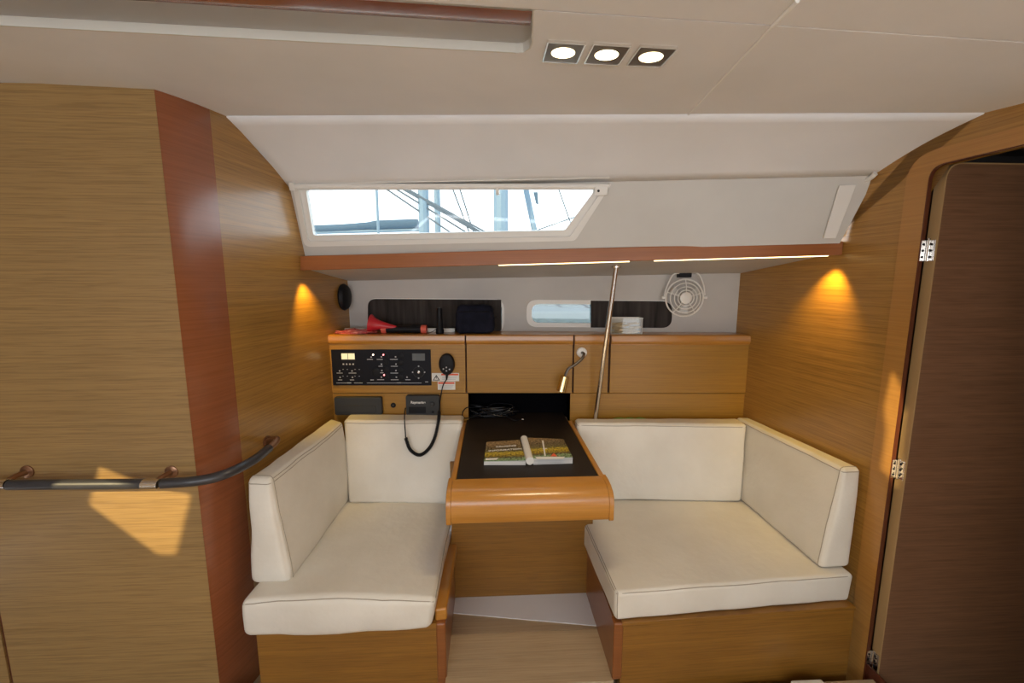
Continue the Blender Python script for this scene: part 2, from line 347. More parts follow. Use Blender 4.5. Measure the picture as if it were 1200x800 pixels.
# ------------------------------------------------------------ cushions
def cushion(name, C, r, bulge, label, seams, wob=.003, group=None, seed=0, frontcurve=0):
    """C: 8 corners, x-/x+ , y-/y+, z-/z+ in hexa order. seams: list of closed loops of normalised points"""
    C = [Vector(c) for c in C]
    def tri(u, v, w):
        u, v, w = (u + 1) / 2, (v + 1) / 2, (w + 1) / 2
        lo = (C[0] * (1 - u) + C[1] * u) * (1 - v) + (C[3] * (1 - u) + C[2] * u) * v
        hi = (C[4] * (1 - u) + C[5] * u) * (1 - v) + (C[7] * (1 - u) + C[6] * u) * v
        return lo * (1 - w) + hi * w
    h = [((C[1] - C[0]).length + (C[5] - C[4]).length) / 4, ((C[3] - C[0]).length + (C[7] - C[4]).length) / 4, ((C[4] - C[0]).length + (C[6] - C[2]).length) / 4]
    cen = sum(C, Vector()) / 8
    def mp(q, off=0):
        qm = [q[i] * h[i] for i in range(3)]
        inn = [max(-(h[i] - r), min(h[i] - r, qm[i])) for i in range(3)]
        d = Vector([qm[i] - inn[i] for i in range(3)])
        if d.length > 1e-9: d = d.normalized() * (r + off)
        p = [inn[i] + d[i] for i in range(3)]
        for k in range(3):
            i, j = [w for w in range(3) if w != k]
            s = 1 if q[k] > 0 else -1; e = bulge[k] if not isinstance(bulge[k], tuple) else bulge[k][0 if s < 0 else 1]
            p[k] += s * e * abs(q[k]) ** 6 * (1 - q[i] ** 2) * (1 - q[j] ** 2)
        P_ = tri(p[0] / h[0], p[1] / h[1], p[2] / h[2])
        if frontcurve: P_.z -= frontcurve * max(0, 1 - q[0] ** 2) * 0; P_.z += frontcurve * math.cos((q[0] + .15) * PI * .5) * max(0, -q[1]) ** 2 * (q[2] + .3)
        nn = Vector((noise.noise(P_ * 7 + Vector((seed, 0, 0))), noise.noise(P_ * 7 + Vector((0, seed, 9))), noise.noise(P_ * 7 + Vector((5, 0, seed)))))
        n2 = Vector((noise.noise(P_ * 22), noise.noise(P_ * 22 + Vector((3, seed, 9))), noise.noise(P_ * 22 + Vector((5, 1, seed)))))
        return P_ + nn * wob + n2 * wob * .3
    def params(hk):
        e = [1 - (r / hk) * t for t in (0, .12, .28, .48, .72, 1.0)]
        n = 12; inner = [-e[-1] + 2 * e[-1] * k / n for k in range(1, n)]
        return [-q for q in e] + inner + e[::-1]
    ps = [params(k) for k in h]
    bm = B(); cache = {}
    def V(q):
        k = tuple(round(w, 5) for w in q)
        if k not in cache: cache[k] = bm.verts.new(mp(q))
        return cache[k]
    for k in range(3):
        i, j = (k + 1) % 3, (k + 2) % 3
        for s in (-1, 1):
            for a0, a1 in zip(ps[i], ps[i][1:]):
                for b0, b1 in zip(ps[j], ps[j][1:]):
                    f = []
                    for a, b in ((a0, b0), (a1, b0), (a1, b1), (a0, b1)):
                        q = [0, 0, 0]; q[k] = s; q[i] = a; q[j] = b; f.append(V(q))
                    bm.faces.new(f if s > 0 else f[::-1])
    base = Vector((cen.x, cen.y, min(c.z for c in C)))
    t = thing(name, label, 'cushion', base, group)
    c = link('cover', bm, 'leather', t, smooth=180, recalc=False)
    for lp in seams:
        pts = []
        for k in range(len(lp)):
            a, b = Vector(lp[k]), Vector(lp[(k + 1) % len(lp)])
            for w in range(26): pts.append(mp(a.lerp(b, w / 26), .0004))
        link('seam', tube(B(), pts, .0016, 5, closed=True), 'stitch', t, smooth=60)
    return t

# ============================================================ STRUCTURE
# main ceiling plane (slightly cambered) ---------------------------------
ca, cb, cc = 1.896, -.0291, .0712
CP = Plane((0, 1, ca + cc), (1, 0, cb), (0, 1, cc))
def cw(X, Y): return Vector((X, Y, ca + cb * X + cc * Y))
def cpx(x, y): return CP.world(x, y)
def xl(p, q, X):                             # extend the line p-q to a given X
    t = (X - p.x) / (q.x - p.x); return p + (q - p) * t
crL = PL.world(265, 136); crR = PR.world(1152, 143)
crD = cpx(802, 137); jn = cpx(905, 30)
L1a, L1b = cpx(625, 12), cpx(1200, 50)
crLs = cw(crL.x, crL.y); crRs = cw(crR.x, crR.y)
crD = crLs.lerp(crRs, (crD.x - crLs.x) / (crRs.x - crLs.x))
L1L, L1R = xl(L1a, L1b, -2.72), xl(L1a, L1b, 1.62)
rA, rB = cpx(0, 30), cpx(605, 62)
rL = xl(rA, rB, -2.72)
up = Vector((0, 0, .02))
def gapfix(pts, g=.0016):
    """shrink a ceiling panel slightly so that a joint opens between neighbours"""
    n_ = len(pts); out = []
    for i in range(n_):
        a = (pts[i - 1] - pts[i]).normalized(); b = (pts[(i + 1) % n_] - pts[i]).normalized()
        area2 = sum(pts[k].x * pts[(k + 1) % n_].y - pts[(k + 1) % n_].x * pts[k].y for k in range(n_)); s = 1 if area2 > 0 else -1
        na = Vector((a.y, -a.x, 0)) * s * -1; nb = Vector((-b.y, b.x, 0)) * s
        m_ = (na * -1 + nb); m_ = nb + Vector((a.y, -a.x, 0)) * s
        m_.z = 0
        if m_.length < 1e-4: out.append(pts[i]); continue
        m_.normalize(); p = pts[i] + m_ * g; out.append(cw(p.x, p.y))
    return out
ce = bpy.data.objects.new('ceiling', None); COL.objects.link(ce); ce['kind'] = 'structure'
corner = [cpx(624, 40), cpx(624, 50), cpx(621, 57), cpx(614, 61)]
def cpanel(pts, g=.0016): return link('headliner_panel', prism(B(), gapfix(pts, g), up), 'ceil', ce, bev=.002, seg=2)
# panel A is split along the end of the recess into two convex-ish pieces sharing a butt joint without gap
A_ = [cw(-2.72, 1.72), crLs, crD, jn, L1a] + corner + [rB, rL]
pa = prism(B(), gapfix(A_), up); bmesh.ops.triangulate(pa, faces=[f for f in pa.faces if len(f.verts) > 4]); link('headliner_panel', pa, 'ceil', ce)
cpanel([crD, crRs, xl(crLs, crRs, 1.62), L1R, jn])
dj = cpx(935, 0); d2 = jn + (dj - jn) * 3.2; d2 = cw(d2.x, d2.y)
L1x = cw(d2.x, d2.y)
yD = d2.y
cpanel([L1L, L1a, jn, d2, cw(-2.72, yD)]); cpanel([jn, L1R, cw(1.62, yD), d2])
for p_, q_, r_ in ((crD, jn, .0024), (jn, dj, .004)): link('seam_highlight', tube(B(), [p_ - Vector((0, 0, .001)), q_ - Vector((0, 0, .001))], r_, 8), 'seam_glint', ce)  # white tubes stand in for the light along the ceiling seams
link('seam_highlight', tube(B(), [crD, crRs], .0013, 8), 'ceil', ce)
# rest of the saloon ceiling with two added holes, shaped so the sun makes the wall patches
def back_to_ceiling(p):
    t = (ca + cb * p.x + cc * p.y - p.z) / (-SUN.z + (cb * SUN.x + cc * SUN.y)); q = p - SUN * t
    return q.x, q.y
CPf = CP
def toCP(xy): p = cw(*xy) - CP.o; return p.dot(CP.u), p.dot(CP.v)
patchL = [PF.world(*q) for q in ((117, 547), (150, 560), (224, 580), (206, 650), (184, 650), (104, 592))]
patchR = [PR.world(*q) for q in ((1045, 434), (1035, 478), (1038, 505), (1032, 550), (1056, 574), (1068, 480))]
def sun_hole(patch, x0, y0, x1, y1):
    inner = [toCP(back_to_ceiling(p)) for p in patch]; outer = [toCP(q) for q in ((x0, y0), (x1, y0), (x1, y1), (x0, y1))]
    link('headliner_panel', ring_panel(B(), CP, outer, inner, 0, -.004), 'ceil', ce, smooth=0)
    return [cw(*back_to_ceiling(p)) for p in patch]
hl = sun_hole(patchL, -2.72, -1.0, -1.5, yD); hr = sun_hole(patchR, 0.2, -.55, 1.62, yD)
cpanel([cw(-1.5, yD), cw(.2, yD), cw(.2, -1.0), cw(-1.5, -1.0)], .0005)
cpanel([cw(.2, -.55), cw(1.62, -.55), cw(1.62, -1.0), cw(.2, -1.0)], .0005)
cpanel([cw(-2.72, -1.0), cw(1.62, -1.0), cw(1.62, -2.25), cw(-2.72, -2.25)], .0005)
# opaque deck, and a slab added to stop sky light leaking through the seams
deck = struct('trim_1', prism(B(), [cw(-2.75, 1.9) + up * 6, cw(1.65, 1.9) + up * 6, cw(1.65, yD + .02) + up * 6, cw(-2.75, yD + .02) + up * 6], up), 'liner')
bm = B(); xs_ = L1a.x + .03; u2 = Vector((0, 0, .0215))
prism(bm, [cw(xs_, yD) + u2, cw(1.64, yD) + u2, cw(1.64, 1.75) + u2, cw(xs_, 1.75) + u2], up)
prism(bm, [cw(-2.72, yD) + u2, cw(xs_ - .001, yD) + u2, xl(L1L, L1R, xs_) - Vector((0, .03, 0)) + u2, L1L - Vector((0, .03, 0)) + u2], up)
struct('light_block_slab', bm, 'liner')
# recess: grey far side, wooden underside with a rounded nose
h_ = Vector((0, 0, .085))
bm = B(); pts = [L1a] + corner + [rB, rL]
for a, b in zip(pts, pts[1:]):
    sh_ = Vector((0, -.0018, 0)) if a.x > b.x + .02 else Vector((-.0018, 0, 0))
    prism(bm, [a + sh_, b + sh_, b + sh_ + h_ * 1.4, a + sh_ + h_ * 1.4], -sh_ * 2.5)
M['recess'] = mat('recess_grey', (.66, .65, .60), .7)
struct('trim_2', bm, 'recess', smooth=30)
bm = B()                                     # wooden board over the recess
dirv = (L1R - L1L).normalized(); nrm = Vector((-dirv.y, dirv.x, 0)).normalized()
prof = [(-.02, .03), (-.02, -.020), (.03, -.022), (.075, -.022), (.098, -.018), (.110, -.008), (.115, .006), (.116, .045)]
a0 = L1L + Vector((0, 0, .045)); b0 = L1a + Vector((.002, 0, .045))
ra = [bm.verts.new(a0 + nrm * p + Vector((0, 0, q))) for p, q in prof]; rb_ = [bm.verts.new(b0 + nrm * p + Vector((0, 0, q))) for p, q in prof]
for i in range(len(prof) - 1): bm.faces.new((ra[i], ra[i + 1], rb_[i + 1], rb_[i]))
bm.faces.new(ra + [bm.verts.new(a0 + nrm * -.02 + Vector((0, 0, .045)))][:0]); bm.faces.new(rb_[::-1])
struct('trim_3', bm, 'red', smooth=50)

# sloping headliner between crease and coaming ----------------------------
cl = PL.world(340, 221); cr_ = PR.world(1022, 207); cm = None
CO = Plane(cl, cr_ - cl, cl - PL.world(357, 297))            # coaming plane
tl, tr_ = CO.world(340, 221), CO.world(1024, 206)
bm = B(); N = 16; rows = []
for j in range(9):
    t = j / 8; row = []
    for i in range(N + 1):
        s = i / N; a = (crLs - (crRs - crLs) * .05).lerp(crRs + (crRs - crLs) * .06, s); b = (tl - (tr_ - tl) * .05).lerp(tr_ + (tr_ - tl) * .07, s)
        p = a.lerp(b, t) + Vector((0, 0, .012 * math.sin(PI * t))); p.z -= .003 * (1 - t); row.append(bm.verts.new(p))
    rows.append(row)
for j in range(8):
    for i in range(N): bm.faces.new((rows[j][i], rows[j][i + 1], rows[j + 1][i + 1], rows[j + 1][i]))
sl = link('headliner_panel', bm, 'ceil', ce, smooth=180); md = sl.modifiers.new('s', 'SOLIDIFY'); md.thickness = .012; md.offset = 1 if True else -1
M['coaming'] = noisy(mat('coaming_lining', (.6, .58, .54), .6), (.57, .55, .51), (.62, .60, .56), ns=4)
# coaming with window opening ---------------------------------------------
def cq(*pts, off=0): return [CO.hit(x, y, off) for x, y in pts]
bl = CO.hit(357, 300)[1]
win_in = rounded(cq((357, 223), (366, 276), (662, 270), (698, 222)), .012, 4)
win_out = rounded(cq((343, 215), (357, 289), (674, 282), (717, 215)), [.005, .03, .03, .005], 4)
ua = CO.hit(330, 215)[0] - .05; ub = CO.hit(1024, 206)[0] + .06
outer = [CO.hit(353, 301.5), CO.hit(984, 285), CO.hit(1040, 180), CO.hit(331, 203)]
struct('wall_coaming', ring_panel(B(), CO, outer, win_out, 0, -.02), 'coaming', smooth=30)
wf = bpy.data.objects.new('window_1', None); COL.objects.link(wf); wf['kind'] = 'structure'
mid = rounded(cq((350, 219), (361, 283), (668, 277), (709, 218)), [.005, .02, .02, .005], 4)
link('window_frame', ring_panel(B(), CO, win_out, mid, -.02, .004), 'white', wf, smooth=30, bev=.002)
link('window_frame', ring_panel(B(), CO, mid, win_in, -.03, -.008), 'white', wf, smooth=30)
link('window_pane', plate(B(), CO, win_in, -.026, -.022), 'glass', wf, smooth=0)
# roller blind cassette across the window top
rb = thing('roller_blind', 'white rolled blind in a slim rail along the top of the big window', 'blind', CO.world(530, 219, .01))
a, b = CO.hit(343, 218, .018), CO.hit(714, 218, .018)
link('tube', tube(B(), [CO.pt(a[0], a[1] - .002, .016), CO.pt(b[0], b[1] - .002, .016)], .0125, 16), 'white', rb)
link('rail', pbox(B(), CO, a[0], a[1] + .004, b[0], a[1] + .013, .004, .018), 'white', rb, bev=.002)
x = CO.hit(583, 222, .02); link('clip', pbox(B(), CO, x[0] - .006, x[1] - .022, x[0] + .006, x[1] + .012, .004, .027), 'white', rb, bev=.002)
x = CO.hit(703, 222, .02)
eb = link('end_bracket', pbox(B(), CO, x[0] - .02, x[1] - .022, x[0] + .03, x[1] + .014, .002, .034), 'white', rb, bev=.003)
link('screw', disc(B(), CO, x[0] - .006, x[1] - .004, .005, .034, .036), 'black', eb)
link('end_bracket', pbox(B(), CO, a[0] - .012, a[1] - .018, a[0] + .012, a[1] + .016, .002, .03), 'white', rb, bev=.003)
# padded white edge at the right end of the coaming
pth = smoothpath([PR.world(*q, .012) for q in ((1026, 203), (1019, 209), (1006, 215), (999, 226), (990, 250), (981, 277))], 5)
struct('trim_4', tube(B(), pth, .009, 8), 'white')
pe = [CO.world(*q, .004) for q in ((983, 217), (1003, 216), (979, 279), (964, 279))]
struct('trim_5', prism(B(), pe, CO.n * .006), 'white', bev=.004)

# side walls -----------------------------------------------------------------
def wall_from(name, P, a0, a1, z0, topf, m, thick=.03, **k):
    bm = B(); pts = [P.pt(a0, z0), P.pt(a1, z0)] + [P.pt(*t) for t in topf]; prism(bm, pts, -P.n * thick); return struct(name, bm, m, **k)
aL0 = 0; tL = (Vector((-.853, 2.25)) - Vector((-.973, 1.56))).length
lB = PL.hit(245, 124); A_x = -1.0145
za = cw(-1.0, 1.43).z + .01
lc = PL.hit(265, 136); ld = PL.hit(340, 221)
wall_from('wall_left', PL, lB[0], 1.0, -.16, [(1.0, 1.56), (PL.hit(357, 300)[0] + .03, 1.56), (ld[0] + .03, ld[1] - .01), (ld[0], ld[1] + .012), (lc[0], lc[1] + .003), (lB[0], cw(*PL.pt(lB[0], 0).xy).z + .003)], 'veneer')
# pillar: a rounded solid-wood post joining the front panel and the side wall
Bp = PL.pt(lB[0], 0).xy; Ap = Vector((A_x, 1.43))
pl = []
for k in range(9):
    t = k / 8; c = Vector((-1.002, 1.505)) if False else (Ap + Bp) / 2 + Vector((.012, -.008)); q = Ap * (1 - t) ** 2 + c * 2 * t * (1 - t) + Bp * t * t; pl.append(q)
zt = 2.04
bm = B(); prism(bm, [Vector((q.x, q.y, -.16)) for q in pl] + [Vector((Bp.x - .05, Bp.y + .01, -.16)), Vector((Ap.x - .05, Ap.y + .04, -.16))], (0, 0, zt + .16))
struct('trim_6', bm, 'red', smooth=40)
xg = at_y(8, 770, 1.43).x
struct('wall_front', box(B(), (xg + .006, 1.43, -.16), (A_x - .001, 1.46, za)), 'veneer_front')
struct('wall_front_panel', box(B(), (-2.7, 1.43, -.16), (xg - .006, 1.46, za)), 'veneer_front')
struct('trim_7', box(B(), (xg - .006, 1.436, -.16), (xg + .006, 1.46, za)), 'darkred')
# right bulkhead with doorway
yo = 1.385                                    # far edge of the doorway
s0 = (Vector((1.334, 2.3)) - Vector((1.43, 1.5))).normalized()
def pr_a(Y): return (Y - 1.5) / s0.y
a_o = pr_a(yo); a_n = pr_a(.62)
c1, c2 = PR.hit(1110, 143), PR.hit(1030, 200)
ztop = lambda Y: ca + cb * 1.45 + cc * Y + .006
sg = -1 if PR.u.y < 0 else 1
def prp(Y, z, off=0): a = (Y - PR.o.y) / PR.u.y; return PR.pt(a, z, off)
bm = B(); prism(bm, [prp(2.5, -.16), prp(yo, -.16), prp(yo, ztop(yo)), prp(crR.y, ztop(crR.y)), prp(1.57, PR.world(1026, 204).z + .012), prp(1.74, 1.60), prp(2.5, 1.56)], -PR.n * .011)
struct('wall_right', bm, 'veneer')
oz = PR.world(1200, 169).z                    # height of the doorway head
def op2(Y, z): return ((Y - PR.o.y) / PR.u.y, z)
inner = rounded([op2(yo, -.3), op2(yo, oz), op2(.62, oz), op2(.62, -.3)], [.001, .045, .045, .001], 8)
outr = [op2(yo, -.31), op2(yo, ztop(yo)), op2(-2.2, ztop(0)), op2(-2.2, -.31)]
# header and near part of the bulkhead
bm = B(); prism(bm, [prp(.62, 0), prp(-2.2, 0), prp(-2.2, ztop(-2.2)), prp(.62, ztop(.62))], -PR.n * .022); struct('wall_right', bm, 'veneer')
bm = B()
hd = [prp(yo, ztop(yo)), prp(.62, ztop(.62))] + [PR.pt(*q) for q in rounded([op2(.62, oz - .2), op2(.62, oz), op2(yo, oz), op2(yo, oz - .2)], [.001, .045, .045, .001], 8)[9:27]]
prism(bm, hd, -PR.n * .022); bmesh.ops.triangulate(bm, faces=[f for f in bm.faces if len(f.verts) > 4]); struct('wall_right', bm, 'veneer', smooth=30)
# solid-wood frame around the doorway
fw = .068
fi = rounded([op2(yo, -.15), op2(yo, oz), op2(.62, oz), op2(.62, -.15)], [.001, .045, .045, .001], 8)
fo = rounded([op2(yo + fw, -.16), op2(yo + fw, oz + .05), op2(.62 - fw, oz + .05), op2(.62 - fw, -.16)], [.001, .09, .09, .001], 8)
M['frame'] = veneer('door_frame_wood', (.47, .225, .052), var=.1, fine=.05, rough=.3, coat=.4)
struct('trim_8', ring_panel(B(), PR, fo, fi, -.001, .0025), 'frame', smooth=30)
struct('trim_9', ring_panel(B(), PR, [(q[0], q[1]) for q in fi], rounded([op2(yo - .003, -.14), op2(yo - .003, oz - .003), op2(.623, oz - .003), op2(.623, -.14)], [.001, .043, .043, .001], 8), -.013, .0015), 'darkred', smooth=30)
# cabin beyond the doorway, its lining colour darkened to hold the shade
M['cabin'] = mat('shaded_cabin_lining', (.07, .06, .055), .8)
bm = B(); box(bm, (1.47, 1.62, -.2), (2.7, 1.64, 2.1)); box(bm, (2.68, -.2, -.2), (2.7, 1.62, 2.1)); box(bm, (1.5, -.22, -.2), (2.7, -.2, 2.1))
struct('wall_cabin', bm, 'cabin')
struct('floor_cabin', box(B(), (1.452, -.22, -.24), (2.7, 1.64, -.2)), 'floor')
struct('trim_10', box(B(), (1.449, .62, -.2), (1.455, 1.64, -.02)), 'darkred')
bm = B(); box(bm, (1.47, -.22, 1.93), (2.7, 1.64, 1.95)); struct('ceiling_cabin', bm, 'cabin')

# door leaf standing open ------------------------------------------------------
dl = bpy.data.objects.new('door_1', None); COL.objects.link(dl); dl['kind'] = 'structure'; dl.location = (1.49, 1.37, 0)
dx0, dy0 = 1.474, 1.356
zd = at_y(1150, 192, dy0).z
class _P: pass
DP = Plane((dx0, dy0, 0), (1, 0, 0), (0, 0, 1))
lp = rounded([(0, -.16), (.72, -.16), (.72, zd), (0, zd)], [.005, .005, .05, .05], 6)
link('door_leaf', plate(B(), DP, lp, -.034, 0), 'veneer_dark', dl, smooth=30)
lp2 = rounded([(-.0035, -.163), (.7235, -.163), (.7235, zd + .0035), (-.0035, zd + .0035)], [.005, .005, .053, .053], 6)
link('edge_band', ring_panel(B(), DP, lp2, rounded([(.0005, -.1595), (.7195, -.1595), (.7195, zd - .0005), (.0005, zd - .0005)], [.005, .005, .05, .05], 6), -.034, .0004), 'edge', dl, smooth=30)
for (hx, hy) in ((1091, 293), (1054, 553), (1021, 779)):
    z = at_y(hx, hy, dy0).z; jx = prp(yo, 0).x
    hg = link('hinge', box(B(), (jx + .001, yo - .003, z - .034), (jx + .019, yo + .0, z + .034)), 'chrome', dl, bev=.001)
    link('hinge_plate', box(B(), (dx0 - .0065, dy0 + .002, z - .034), (dx0 - .0035, dy0 + .032, z + .034)), 'chrome', hg, bev=.001)
    link('hinge_pin', tube(B(), [(jx + .023, yo - .006, z - .036), (jx + .023, yo - .006, z + .040)], .005, 10), 'chrome', hg)
    for k in (-.021, 0, .021):
        link('screw', lathe(B(), (jx + .009, yo - .003, z + k), (0, -1, 0), [(0, .004), (.001, .004)], 8), 'black', hg)
        link('screw', lathe(B(), (dx0 - .0065, dy0 + .017, z + k), (-1, 0, 0), [(0, .0045), (.001, .0045)], 8), 'black', hg)

# back wall with two portlights --------------------------------------------------
def bq(*pts): return [PB.hit(x, y) for x, y in pts]
wA, wB = -.06, 2.35; zb0, zb1 = 1.0, 1.62
p2 = rounded(bq((431, 349), (431, 389), (591, 389), (591, 350)), .06, 7)
p3 = rounded(bq((617, 351), (617, 383), (787, 384), (787, 352)), .06, 7)
split = (bq((604, 360))[0][0])
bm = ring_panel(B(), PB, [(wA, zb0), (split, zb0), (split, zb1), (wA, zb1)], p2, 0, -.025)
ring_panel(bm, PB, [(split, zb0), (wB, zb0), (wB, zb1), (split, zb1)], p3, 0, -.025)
struct('wall_back', bm, 'liner_shaded', smooth=30)
for nm, pp, px_ in (('window_2', ((434, 352), (434, 386), (588, 386), (588, 353)), None), ('window_3', ((623, 356), (623, 378), (781, 379), (781, 357)), None)):
    w = bpy.data.objects.new(nm, None); COL.objects.link(w); w['kind'] = 'structure'
    op = p2 if nm == 'window_2' else p3
    inn = rounded(bq(*pp), .045, 7)
    link('window_frame', ring_panel(B(), PB, op, inn, -.03, .004), 'white', w, smooth=30, bev=.0015)
    link('window_pane', plate(B(), PB, inn, -.022, -.018), 'tint', w, smooth=0)
# blackout covers fitted into the portlights
c2 = rounded(bq((431.5, 350), (431.5, 388), (588, 388), (587.5, 351)), [.05, .05, .02, .004], 7)
tag(recenter(link('window_cover', plate(B(), PB, c2, .0045, .009), 'fabric', smooth=30, bev=.002)), 'dark blackout cover over the left small window, behind the red horn', 'window cover')
c3 = rounded(bq((692, 352), (692, 383.5), (787, 384), (787, 353)), [.003, .003, .055, .055], 7)
tag(recenter(link('window_cover', plate(B(), PB, c3, .0045, .009), 'fabric', smooth=30, bev=.002)), 'dark blackout cover over the right half of the small window beside the fan', 'window cover')

# floor ---------------------------------------------------------------------------
fl = struct('floor', box(B(), (-2.7, -2.25, -.2), (1.45, 2.5, -.165)), 'floor')
eA, eB = at_z(533, 718, .003), at_z(690, 732, .003)
y0 = .55
y0 = 1.345 - .1188 * 0
while y0 < 1.75:                             # footwell boards, one step above the saloon floor
    link('plank', box(B(), (-.176, y0, -.165), (.442, min(y0 + .118, 1.78), 0)), 'floor', fl, bev=.0006, seg=1); y0 += .1188
link('plank', box(B(), (-.95, -2.2, -.165), (1.44, .548, -.045)), 'floor', fl)
link('plank', box(B(), (-2.7, -2.2, -.165), (-.952, 1.42, -.045)), 'floor', fl)
y0 = .55
while y0 < 1.34:
    link('plank', box(B(), (-.95, y0, -.165), (1.44, min(y0 + .118, 1.343), -.045)), 'floor', fl, bev=.0006, seg=1); y0 += .1188
link('plank', box(B(), (-.95, 1.345, -.165), (-.18, 1.39, -.045)), 'floor', fl)
eu = (eB - eA).normalized()
struct('trim_11', prism(B(), [eA - eu * .1, eB + eu * .1, Vector((.5, 1.79, .003)), Vector((-.25, 1.79, .003))], (0, 0, -.005)), 'toekick')

# rear and far-left walls of the saloon behind the camera
bm = B(); box(bm, (-2.75, -2.25, 0), (1.6, -2.2, .85)); box(bm, (-2.75, -2.25, 1.9), (1.6, -2.2, 2.1)); box(bm, (-2.75, -2.25, .85), (-2.3, -2.2, 1.9)); box(bm, (1.1, -2.25, .85), (1.6, -2.2, 1.9))
struct('wall_rear', bm, 'veneer_front')
struct('wall_saloon', box(B(), (-2.75, -2.2, 0), (-2.7, 1.46, 2.05)), 'veneer_front')

# hull side behind furniture, closes the shell
bm = B(); 
prism(bm, [PB.pt(-.3, -.02, -.03), PB.pt(2.5, -.02, -.03), PB.pt(2.5, 1.0, -.03), PB.pt(-.3, 1.0, -.03)], -PB.n * .02)
struct('wall_hull', bm, 'liner')

# ============================================================ SHELF with fascia
fl0, fl1 = PL.world(354, 300), PR.world(986, 283)
fb0, fb1 = PL.world(354, 317), PR.world(984, 299)
FZ = Plane((fl0.x, fl0.y, 0), (fl1.x - fl0.x, fl1.y - fl0.y, 0), (0, 0, 1))
sh = thing('shelf', 'long white shelf with reddish wooden fascia below the big window', 'shelf', (fl0 + fl1) / 2)
def fz(p, off): return Vector((p.x, p.y, p.z)) + FZ.n * (off + .016)
E_ = (fl1 - fl0).normalized()
a0, a1, b0, b1 = fl0 - E_ * .0, fl1, fb0, fb1
hexa(bm := B(), [fz(b0, -.018), fz(b1, -.018), fz(b1, 0), fz(b0, 0), fz(a0, -.018), fz(a1, -.018), fz(a1, 0), fz(a0, 0)])
M['fascia'] = veneer('fascia_wood', (.36, .12, .032), var=.12, fine=.05, rough=.3, coat=.35)
link('fascia', bm, 'fascia', sh, bev=.004, seg=3)
ub0, ub1 = PB.world(409, 329, .001), PB.world(868, 320, .001)
lo = Vector((0, 0, .012))
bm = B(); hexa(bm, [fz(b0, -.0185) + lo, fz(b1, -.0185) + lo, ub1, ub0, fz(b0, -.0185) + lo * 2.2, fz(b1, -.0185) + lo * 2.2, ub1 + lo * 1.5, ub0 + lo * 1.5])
link('shelf_board', bm, 'liner_shaded', sh)
bm = B(); hexa(bm, [fz(a0, -.018) - lo * 1.5, fz(a1, -.018) - lo * 1.5, fz(a1, -.06) - lo * 1.5, fz(a0, -.06) - lo * 1.5, fz(a0, -.018) - lo * .6, fz(a1, -.018) - lo * .6, fz(a1, -.06) - lo * .6, fz(a0, -.06) - lo * .6])
link('top_board', bm, 'liner', sh)
for (x0, x1) in ((585, 737), (766, 968)):
    t0 = (x0 - 354) / (984 - 354); t1 = (x1 - 354) / (984 - 354)
    def on(x): 
        r = FZ.world(x, 310); t = (Vector((r.x, r.y, 0)) - Vector((b0.x, b0.y, 0))).length / Vector((b1.x - b0.x, b1.y - b0.y, 0)).length
        return b0.lerp(b1, t)
    p, q = on(x0), on(x1)
    bm = B(); hexa(bm, [fz(p, -.017) - lo * .25, fz(q, -.017) - lo * .25, fz(q, -.006) - lo * .25, fz(p, -.006) - lo * .25, fz(p, -.017) + lo * .1, fz(q, -.017) + lo * .1, fz(q, -.006) + lo * .1, fz(p, -.006) + lo * .1])
    link('light_strip', bm, 'strip', sh)
for x, y in ((384, 319.5), (461, 317), (541, 314.5), (626, 313)):
    r = FZ.world(x, y); t = .12
    p = fz(b0, -.0185).lerp(fz(b1, -.0185), (r.x - b0.x) / (b1.x - b0.x)) + lo; q = ub0.lerp(ub1, (r.x - b0.x) / (b1.x - b0.x))
    link('screw_cap', lathe(B(), p.lerp(q, t), (0, 0, -1), [(-.002, .006), (.0015, .006), (.002, .004)], 10), 'white', sh)
# warm lamp at each end of the shelf, washing the side walls
def spot(name, loc, tgt, e, col, ang, blend=.4, r=.01):
    d = bpy.data.lights.new(name, 'SPOT'); d.energy = e; d.color = col; d.spot_size = math.radians(ang); d.spot_blend = blend; d.shadow_soft_size = r
    o = bpy.data.objects.new(name, d); COL.objects.link(o); o.location = loc; o.rotation_euler = (Vector(tgt) - Vector(loc)).to_track_quat('-Z', 'Y').to_euler(); return o
pL = PL.world(364, 320, .06); spot('shelf_end_lamp', pL, PL.world(364, 385), 6, (1, .62, .08), 75, .9)
pR = PR.world(970, 302, .06); spot('shelf_end_lamp', pR, PR.world(966, 380), 7.5, (1, .62, .08), 80, .9)

# ============================================================ WALL CABINET
zt_u = PU.hit(630, 392)[1]                    # top of the unit
uL, uR = PU.hit(386, 430)[0], PU.hit(877, 430)[0]
zl = PU.hit(630, 461)[1]
cab = thing('wall_cabinet', 'long low oak locker cabinet on the hull side above the seat backs', 'cabinet', PU.pt((uL + uR) / 2, zl - .2, -.05))
nx0, _, nx1, _ = PU.rect(549, 462, 668, 490)
depth = -.145
bm = B(); pbox(bm, PU, uL + .002, zl + .004, uR - .002, zt_u - .004, -.017, depth)
pbox(bm, PU, uR - .002, .5, uR + .10, zt_u - .012, -.045, depth); pbox(bm, PU, uL - .06, .5, uL + .002, zt_u - .012, -.03, depth)
link('carcass', bm, 'groove', cab)
M['cheek'] = M['veneer']
bm = B(); pbox(bm, PU, uR, .4, uR + .10, zt_u - .01, -.04, -.044); link('side_filler', bm, 'veneer', cab)
bm = B(); pbox(bm, PU, uL - .08, .4, uL, zt_u - .01, -.025, -.03); link('side_filler', bm, 'veneer', cab)
bm = B(); pbox(bm, PU, uL + .004, zt_u - .004, uR - .004, zt_u - .001, -.012, -.20); link('top_board', bm, 'solid', cab)
doors = [(386.5, 545.5), (546.8, 671), (672.5, 713), (715, 876.5)]
lipz = PU.hit(630, 404)[1]
